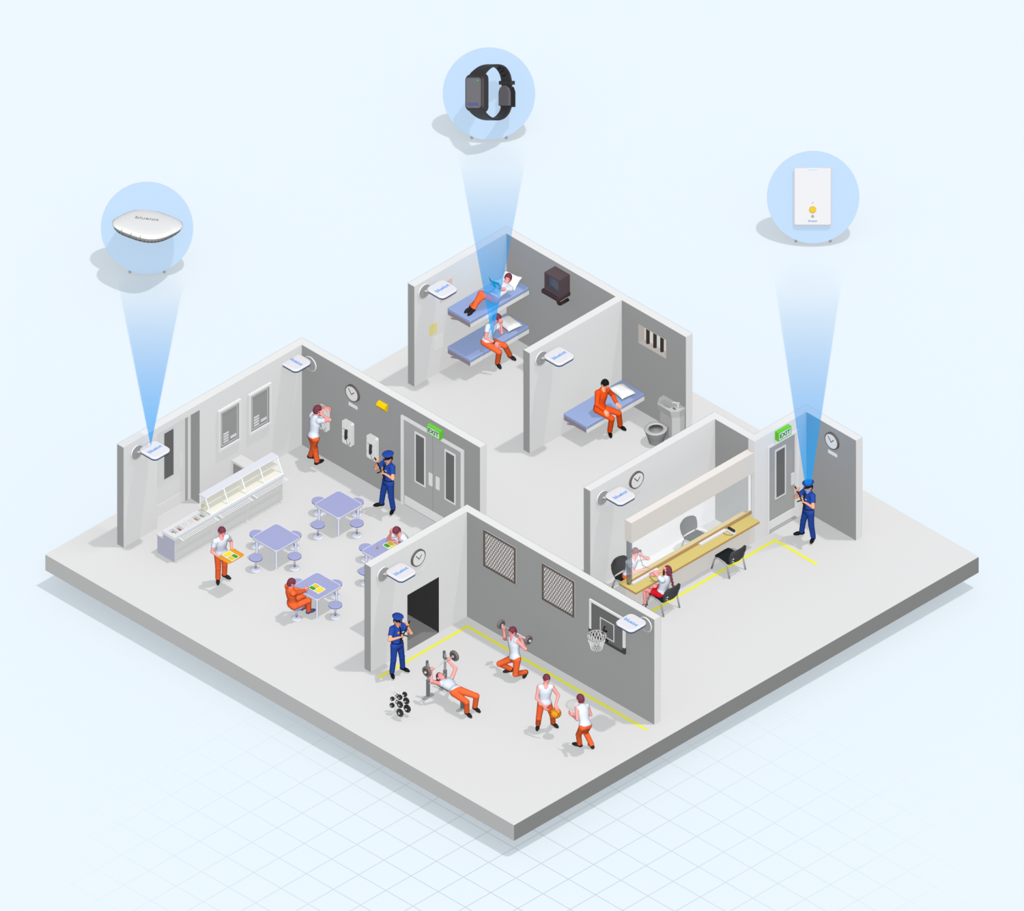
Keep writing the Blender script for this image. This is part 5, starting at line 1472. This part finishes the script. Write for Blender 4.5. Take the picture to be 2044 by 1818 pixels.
held_phone('black handset at the ear of the woman with the braid', p, hp, 1, [hp-p['hu']*.08+p['hf']*.05, W(1319,1156,.86), W(1309,1161,.77), W(1298,1152,.765), Vector((-4.14,8.62,.768))])

# ================================================================== product badges and light beams
Rv = Vector((1,1,0)).normalized(); Nv = Vector((1,-1,1)).normalized(); Uv = Nv.cross(Rv)
def stand_frame(px, py, r, gap=.10):
    """round plaque leaning back on the ground, its lower edge just above the ground"""
    zc = GZ + gap + r*Uv.z
    c = W(px, py, zc)
    M = Matrix((Rv, Uv, Nv)).transposed().to_4x4(); M.translation = c
    return M
BADGE = mat('light_blue_disc', (199,226,254), e=1.40)
def badge(label, px, py, r=1.073):
    M = stand_frame(px, py, r)
    t = thing('badge_disc', label, 'badge', mtx=M, group='round light blue badges')
    m = MB(); m.lathe([(r,-.05),(r,.0)], n=96); m.obj('disc', BADGE, t, local=True)
    Mi = M.inverted()
    m = MB(); a = Vector((0,.2,-.05)); 
    for sx in (-.4,.4):
        top = M @ Vector((sx,.1,-.05)); foot = Vector((top.x-.35, top.y+.35, GZ))
        m.tube([Vector((sx,.1,-.05)), Mi @ foot], .03, n=8)
        low = M @ Vector((sx,-.85,-.05)); m.tube([Vector((sx,-.85,-.05)), Mi @ Vector((low.x-.02, low.y+.02, GZ))], .03, n=8)
    m.obj('easel_leg', STEEL, t, local=True)
    return M
M1 = badge('light blue disc behind the white puck device', 293.5, 455)
M2 = badge('light blue disc behind the black smart wristband', 976, 187)
M3 = badge('light blue disc behind the white card tag', 1623, 393.5)

# ---- white puck device
t = thing('gateway_puck', 'white rounded square puck device with grey ribbed base', 'wireless device', mtx=M1)
c = Vector((.01,.06,.62))
el = math.radians(24)
n_ = Vector((.06, math.cos(el), math.sin(el))).normalized(); xa = Vector((1,-.01,0)); xa = (xa - n_*xa.dot(n_)).normalized(); ya = n_.cross(xa)
PM = Matrix((xa, ya, n_)).transposed().to_4x4(); PM.translation = c
def squircle(r, e, n=64, rot=math.radians(45+8), sx=1.0, sy=1.0):
    out = []
    for i in range(n):
        a = 2*math.pi*i/n; x = abs(math.cos(a))**(2/e)*math.copysign(1,math.cos(a)); y = abs(math.sin(a))**(2/e)*math.copysign(1,math.sin(a))
        x *= r; y *= r
        out.append(((x*math.cos(rot)-y*math.sin(rot))*sx, (x*math.sin(rot)+y*math.cos(rot))*sy))
    return out
m = MB(); m.T = PM; rings = [(.70,-.005),(.742,.012),(.745,.038),(.705,.062),(.615,.078),(.46,.09),(.26,.098),(.06,.10)]
n = 160; vs = []; fs = []
for r, z in rings: vs += [(x,y,z) for x,y in squircle(r, 2.9, n)]
for j in range(len(rings)-1):
    for i in range(n): fs.append((j*n+i, j*n+(i+1)%n, (j+1)*n+(i+1)%n, (j+1)*n+i))
fs.append(tuple(range((len(rings)-1)*n, len(rings)*n))); fs.append(tuple(reversed(range(n))))
m._add(vs, fs); m.obj('top_shell', mat('glossy_white_shell', (252,252,252), e=1.0, rough=.35), t, smooth=True, local=True)
m = MB(); m.T = PM; rings = [(.60,-.125),(.66,-.115),(.715,-.04),(.705,-.004)]
vs = []; fs = []
for r, z in rings: vs += [(x,y,z) for x,y in squircle(r, 2.9, n)]
for j in range(len(rings)-1):
    for i in range(n): fs.append((j*n+i, j*n+(i+1)%n, (j+1)*n+(i+1)%n, (j+1)*n+i))
fs.append(tuple(reversed(range(n))))
m._add(vs, fs); m.obj('ribbed_base', mat('base_grey', (128,126,124), e=.75, rough=.5), t, smooth=True, local=True)
m = MB(); m.T = PM; P = squircle(.695, 2.9, 160)
q0 = [p for p in P]
for i in range(0, 160):
    x, y = P[i]
    if y < .12 and i % 4 == 0 and not (-.02 < x < -.0): m.ball((x*1.0, y*1.0, -.062), .014, .014, .02, n=8, m=6)
m.obj('vent_holes', BLACK, t, local=True)
P = squircle(.74, 2.9, 160)
for x_ in (-.60, -.39, -.16):
    x, y = min([p for p in P if p[1] < 0], key=lambda p: abs(p[0]-x_))
    m = MB(); m.T = PM; d = Vector((x,y,0)).normalized(); m.tube([(x+d.x*.008,y+d.y*.008,.0),(x-d.x*.0,y-d.y*.0,.04),(x-d.x*.03,y-d.y*.03,.055)], .009, n=6)
    m.obj('indicator_light', mat('green_indicator', (60,150,80), e=.9), t, local=True)
lettering('logo', 'blueiot', .20, mat('silver_ink', (160,160,160), e=1.0), PM @ frame((-.02,.16,.104),(1,-.16,0),(.16,1,0)), t, depth=.003)
m = MB(); m.tube([(c.x,c.y-.05,c.z-.1),(c.x,c.y-.02,0)], .05, n=10); m.obj('mount_peg', STEEL, t, local=True)

# ---- black wristband
t = thing('smart_wristband', 'black smart wristband with a grey screen', 'wristband', mtx=M2)
BK = mat('matt_black_strap', (48,46,48), e=.85, rough=.55, spec=.25); BKD = mat('black_strap_inside', (34,34,36), e=.85, rough=.6)
th = math.radians(50)
nw = Vector((-math.sin(th), 0, math.cos(th))); ww = Vector((math.cos(th), 0, math.sin(th))); uw = Vector((0,1,0))
org = Vector((-.02, .02, .62))
WM = Matrix((ww, uw, nw)).transposed().to_4x4(); WM.translation = org      # local: x across the strap, y up, z out of the screen
def wb(): m = MB(); m.T = WM; return m
hw, hh = .315, .415; zf = .44
wrr = lambda s, r: rrect(hw*s, hh*s if s < 1 else hh*s, r, n=6)
m = wb(); m.prism(rrect(.30,.44,.12,n=6), zf-.20, zf-.04, rrect(.325,.42,.12,n=6)); m.prism(rrect(.325,.42,.12,n=6), zf-.04, zf, rrect(.30,.395,.11,n=6)); m.obj('case', BK, t, local=True, auto=35)
m = wb(); m.tube([(x,y,zf+.0) for x,y in rrect(.262,.352,.075,n=6)], .016, n=6, closed=True); m.obj('bezel', mat('bezel_grey', (84,83,86), e=.8, rough=.4), t, local=True, smooth=True)
m = wb(); m.prism(rrect(.255,.345,.07,n=6), zf, zf+.012); m.obj('screen', mat('grey_screen', (106,105,110), e=.8, rough=.35, spec=.4), t, local=True)
m = wb(); m.box(-.20,.20,-.30,-.225,zf+.012,zf+.014); m.obj('blue_bar', mat('dull_blue_bar', (92,96,140), e=.8), t, local=True)
m = wb(); m.tube([(.165,.29,zf+.01),(.165,.29,zf+.02)], .018, n=12); m.obj('green_light', mat('green_led', (20,215,30), e=.75), t, local=True)
def strap(name, path, widths, mm, th_=.045):
    m = wb(); vs = []; fs = []; N_ = len(path)
    for i in range(N_):
        a = Vector((0,)+tuple(path[max(i-1,0)])); b = Vector((0,)+tuple(path[min(i+1,N_-1)])); tt = (b-a).normalized(); nn = Vector((0,-tt.z,tt.y))*th_/2
        p_ = Vector((0,)+tuple(path[i])); w_ = widths[i]
        for sx, sn in ((-1,-1),(1,-1),(1,1),(-1,1)): vs.append(p_ + nn*sn + Vector((sx*w_,0,0)))
    for i in range(N_-1):
        for k_ in range(4): fs.append((i*4+k_, i*4+(k_+1)%4, (i+1)*4+(k_+1)%4, (i+1)*4+k_))
    fs.append((3,2,1,0)); fs.append(tuple((N_-1)*4+k_ for k_ in range(4)))
    m._add(vs, fs); return m.obj(name, mm, t, local=True, bevel=.008)
def cat(pts, s=8):
    pts = [Vector(p) for p in pts]; out = []
    for i in range(len(pts)-1):
        a = pts[max(i-1,0)]; b = pts[i]; c = pts[i+1]; d = pts[min(i+2,len(pts)-1)]
        for k_ in range(s):
            q = k_/s; out.append(.5*((2*b)+(c-a)*q+(2*a-5*b+4*c-d)*q*q+(3*b-a-3*c+d)*q**3))
    out.append(pts[-1]); return out
up_ = cat([(.36,.36),(.47,.28),(.60,.08),(.645,-.15),(.60,-.36),(.46,-.50),(.28,-.56),(.10,-.575)])
dn_ = cat([(-.36,.36),(-.47,.28),(-.585,.08),(-.62,-.15),(-.58,-.34),(-.47,-.48),(-.34,-.55),(-.2,-.58)])
wu = [.29 + (.175-.29)*min(1,i/(len(up_)*.45)) for i in range(len(up_))]; wd2 = [.29 + (.175-.29)*min(1,i/(len(dn_)*.45)) for i in range(len(dn_))]
so = strap('upper_strap', [tuple(p) for p in up_], wu, BK); strap('lower_strap', [tuple(p) for p in dn_], wd2, BK)
m = wb()
for y, z in ((.56,-.36),(.49,-.44),(.40,-.50)): m.box(-.03,.03,y-.02,y+.02,z+.005,z+.05)
for i in range(6):
    y = .36-.05*i; m.box(-.13,.13,y-.008,y+.008,-.545+.012*i*0-.012*i,-.52-.012*i)
m.obj('strap_holes', BLACK, so, local=True)
m = wb(); m.box(-.225,.225,.19,.28,-.63,-.51); m.obj('strap_loop', BK, t, local=True, bevel=.01)
m = wb(); m.prism([(-.19,-.30),(.19,-.30),(.19,.02),(.14,.12),(.05,.17),(-.05,.17),(-.14,.12),(-.19,.02)], -.54, -.47, [(-.19,-.30),(.19,-.30),(.19,.02),(.14,.12),(.05,.17),(-.05,.17),(-.14,.12),(-.19,.02)]); 
m.obj('clasp', mat('clasp_grey', (92,90,94), e=.85, rough=.4), t, local=True, bevel=.012)
m = wb(); m.prism([(-.21,-.33),(.21,-.33),(.21,.02),(.15,.14),(-.15,.14),(-.21,.02)], -.66, -.54); m.obj('clasp_back', BKD, t, local=True, bevel=.01)
m = MB(); m.tube([(0.28,.02,.2),(0.28,.02,0)], .05, n=10); m.obj('mount_peg', BKD, t, local=True)

# ---- white card tag
t = thing('card_tag', 'white card tag with a round yellow button', 'card tag', mtx=M3)
ox, oy = -.011, .013
cw, chh = .438, .675
m = MB(); 
P = rrect(cw, chh, .055, n=5, cx=ox, cy=oy); P2 = rrect(cw-.022, chh-.022, .045, n=5, cx=ox, cy=oy)
m.prism(P, .02, .075); m.prism(P, .075, .095, P2); m.obj('shell', mat('white_card_shell', (250,246,247), e=1.45, rough=.45), t, local=True)
m = MB(); m.prism(rrect(cw-.03, chh-.03, .04, n=5, cx=ox, cy=oy-.005), .095, .098); m.obj('face', mat('pale_card_face', (240,240,244), e=1.45, rough=.45), t, local=True)
m = MB(); m.prism(rrect(.118,.014,.008,n=3,cx=ox-.005,cy=oy+chh-.055), .098, .102); m.obj('lanyard_slot', mat('slot_blue', (176,208,240), e=1.05), t, local=True)
m = MB(); m.tube([(x,y,.10) for x,y in rrect(.125,.026,.02,n=3,cx=ox-.005,cy=oy+chh-.05)], .008, n=5, closed=True); m.obj('slot_rim', WHITE, t, local=True)
by_ = -(418.5-393.5)/CAM_SCALE
m = MB(); m.lathe([(.082,.095),(.082,.112),(.07,.122),(.0,.124)], n=32, cx=ox, cy=by_); m.obj('button', mat('yellow_button', (250,206,16), e=1.45, rough=.5), t, local=True)
m = MB(); m.lathe([(.014,.095),(.014,.102)], n=12, cx=ox, cy=-(404.5-393.5)/CAM_SCALE); m.obj('indicator_light', mat('brown_led', (176,130,80), e=1.0), t, local=True)
m = MB()
for i in range(6):
    a = math.pi*i/3; m.lathe([(.012,.095),(.012,.102)], n=8, cx=ox+.026*math.cos(a), cy=-(431.8-393.5)/CAM_SCALE+.026*math.sin(a))
m.lathe([(.012,.095),(.012,.102)], n=8, cx=ox, cy=-(431.8-393.5)/CAM_SCALE)
m.obj('speaker_holes', mat('hole_grey', (130,130,132), e=1.0), t, local=True)
lettering('logo', 'blueiot', .075, mat('card_blue_ink', (40,140,205), e=1.45), Matrix.Translation((ox, -(441-393.5)/CAM_SCALE, .10)), t, depth=.002, bold=.0005)
m = MB(); m.box(-.2,.2,-.2,.2,0,.03); m.obj('mount_pad', STEEL, t, local=True)

# ---- light beams
def beam(label, tip, height, r1, r0, amax):
    t = MB(); n = 64; vs = []
    for r, z in ((r0, 0), (r1, height)):
        vs += [(r*math.cos(2*math.pi*i/n), r*math.sin(2*math.pi*i/n), z) for i in range(n)]
    t._add(vs, [(i, (i+1)%n, n+(i+1)%n, n+i) for i in range(n)])
    o = t.obj('light_beam', beam_mat('blue_light_beam', height, amax), smooth=True)
    o.location = tip
    tag(o, label, 'light beam', 'blue light beams')
ptip = wp_x(272.4, 901.7, AX)
tip1 = W(301, 889, ptip[2]+.16)
beam('blue light beam standing on the cafeteria wall device', tip1, (889-560)/K, .765, .004, .40)
tip2 = W(983, 672, .98)
beam('blue light beam reaching down to the wrist of the inmate on the lower bunk', tip2, (672-312)/K, .78, .004, .40)
tip3 = W(1613, 990, 1.30)
beam('blue light beam over the guard near the single exit door', tip3, (990-552)/K, .79, .03, .40)
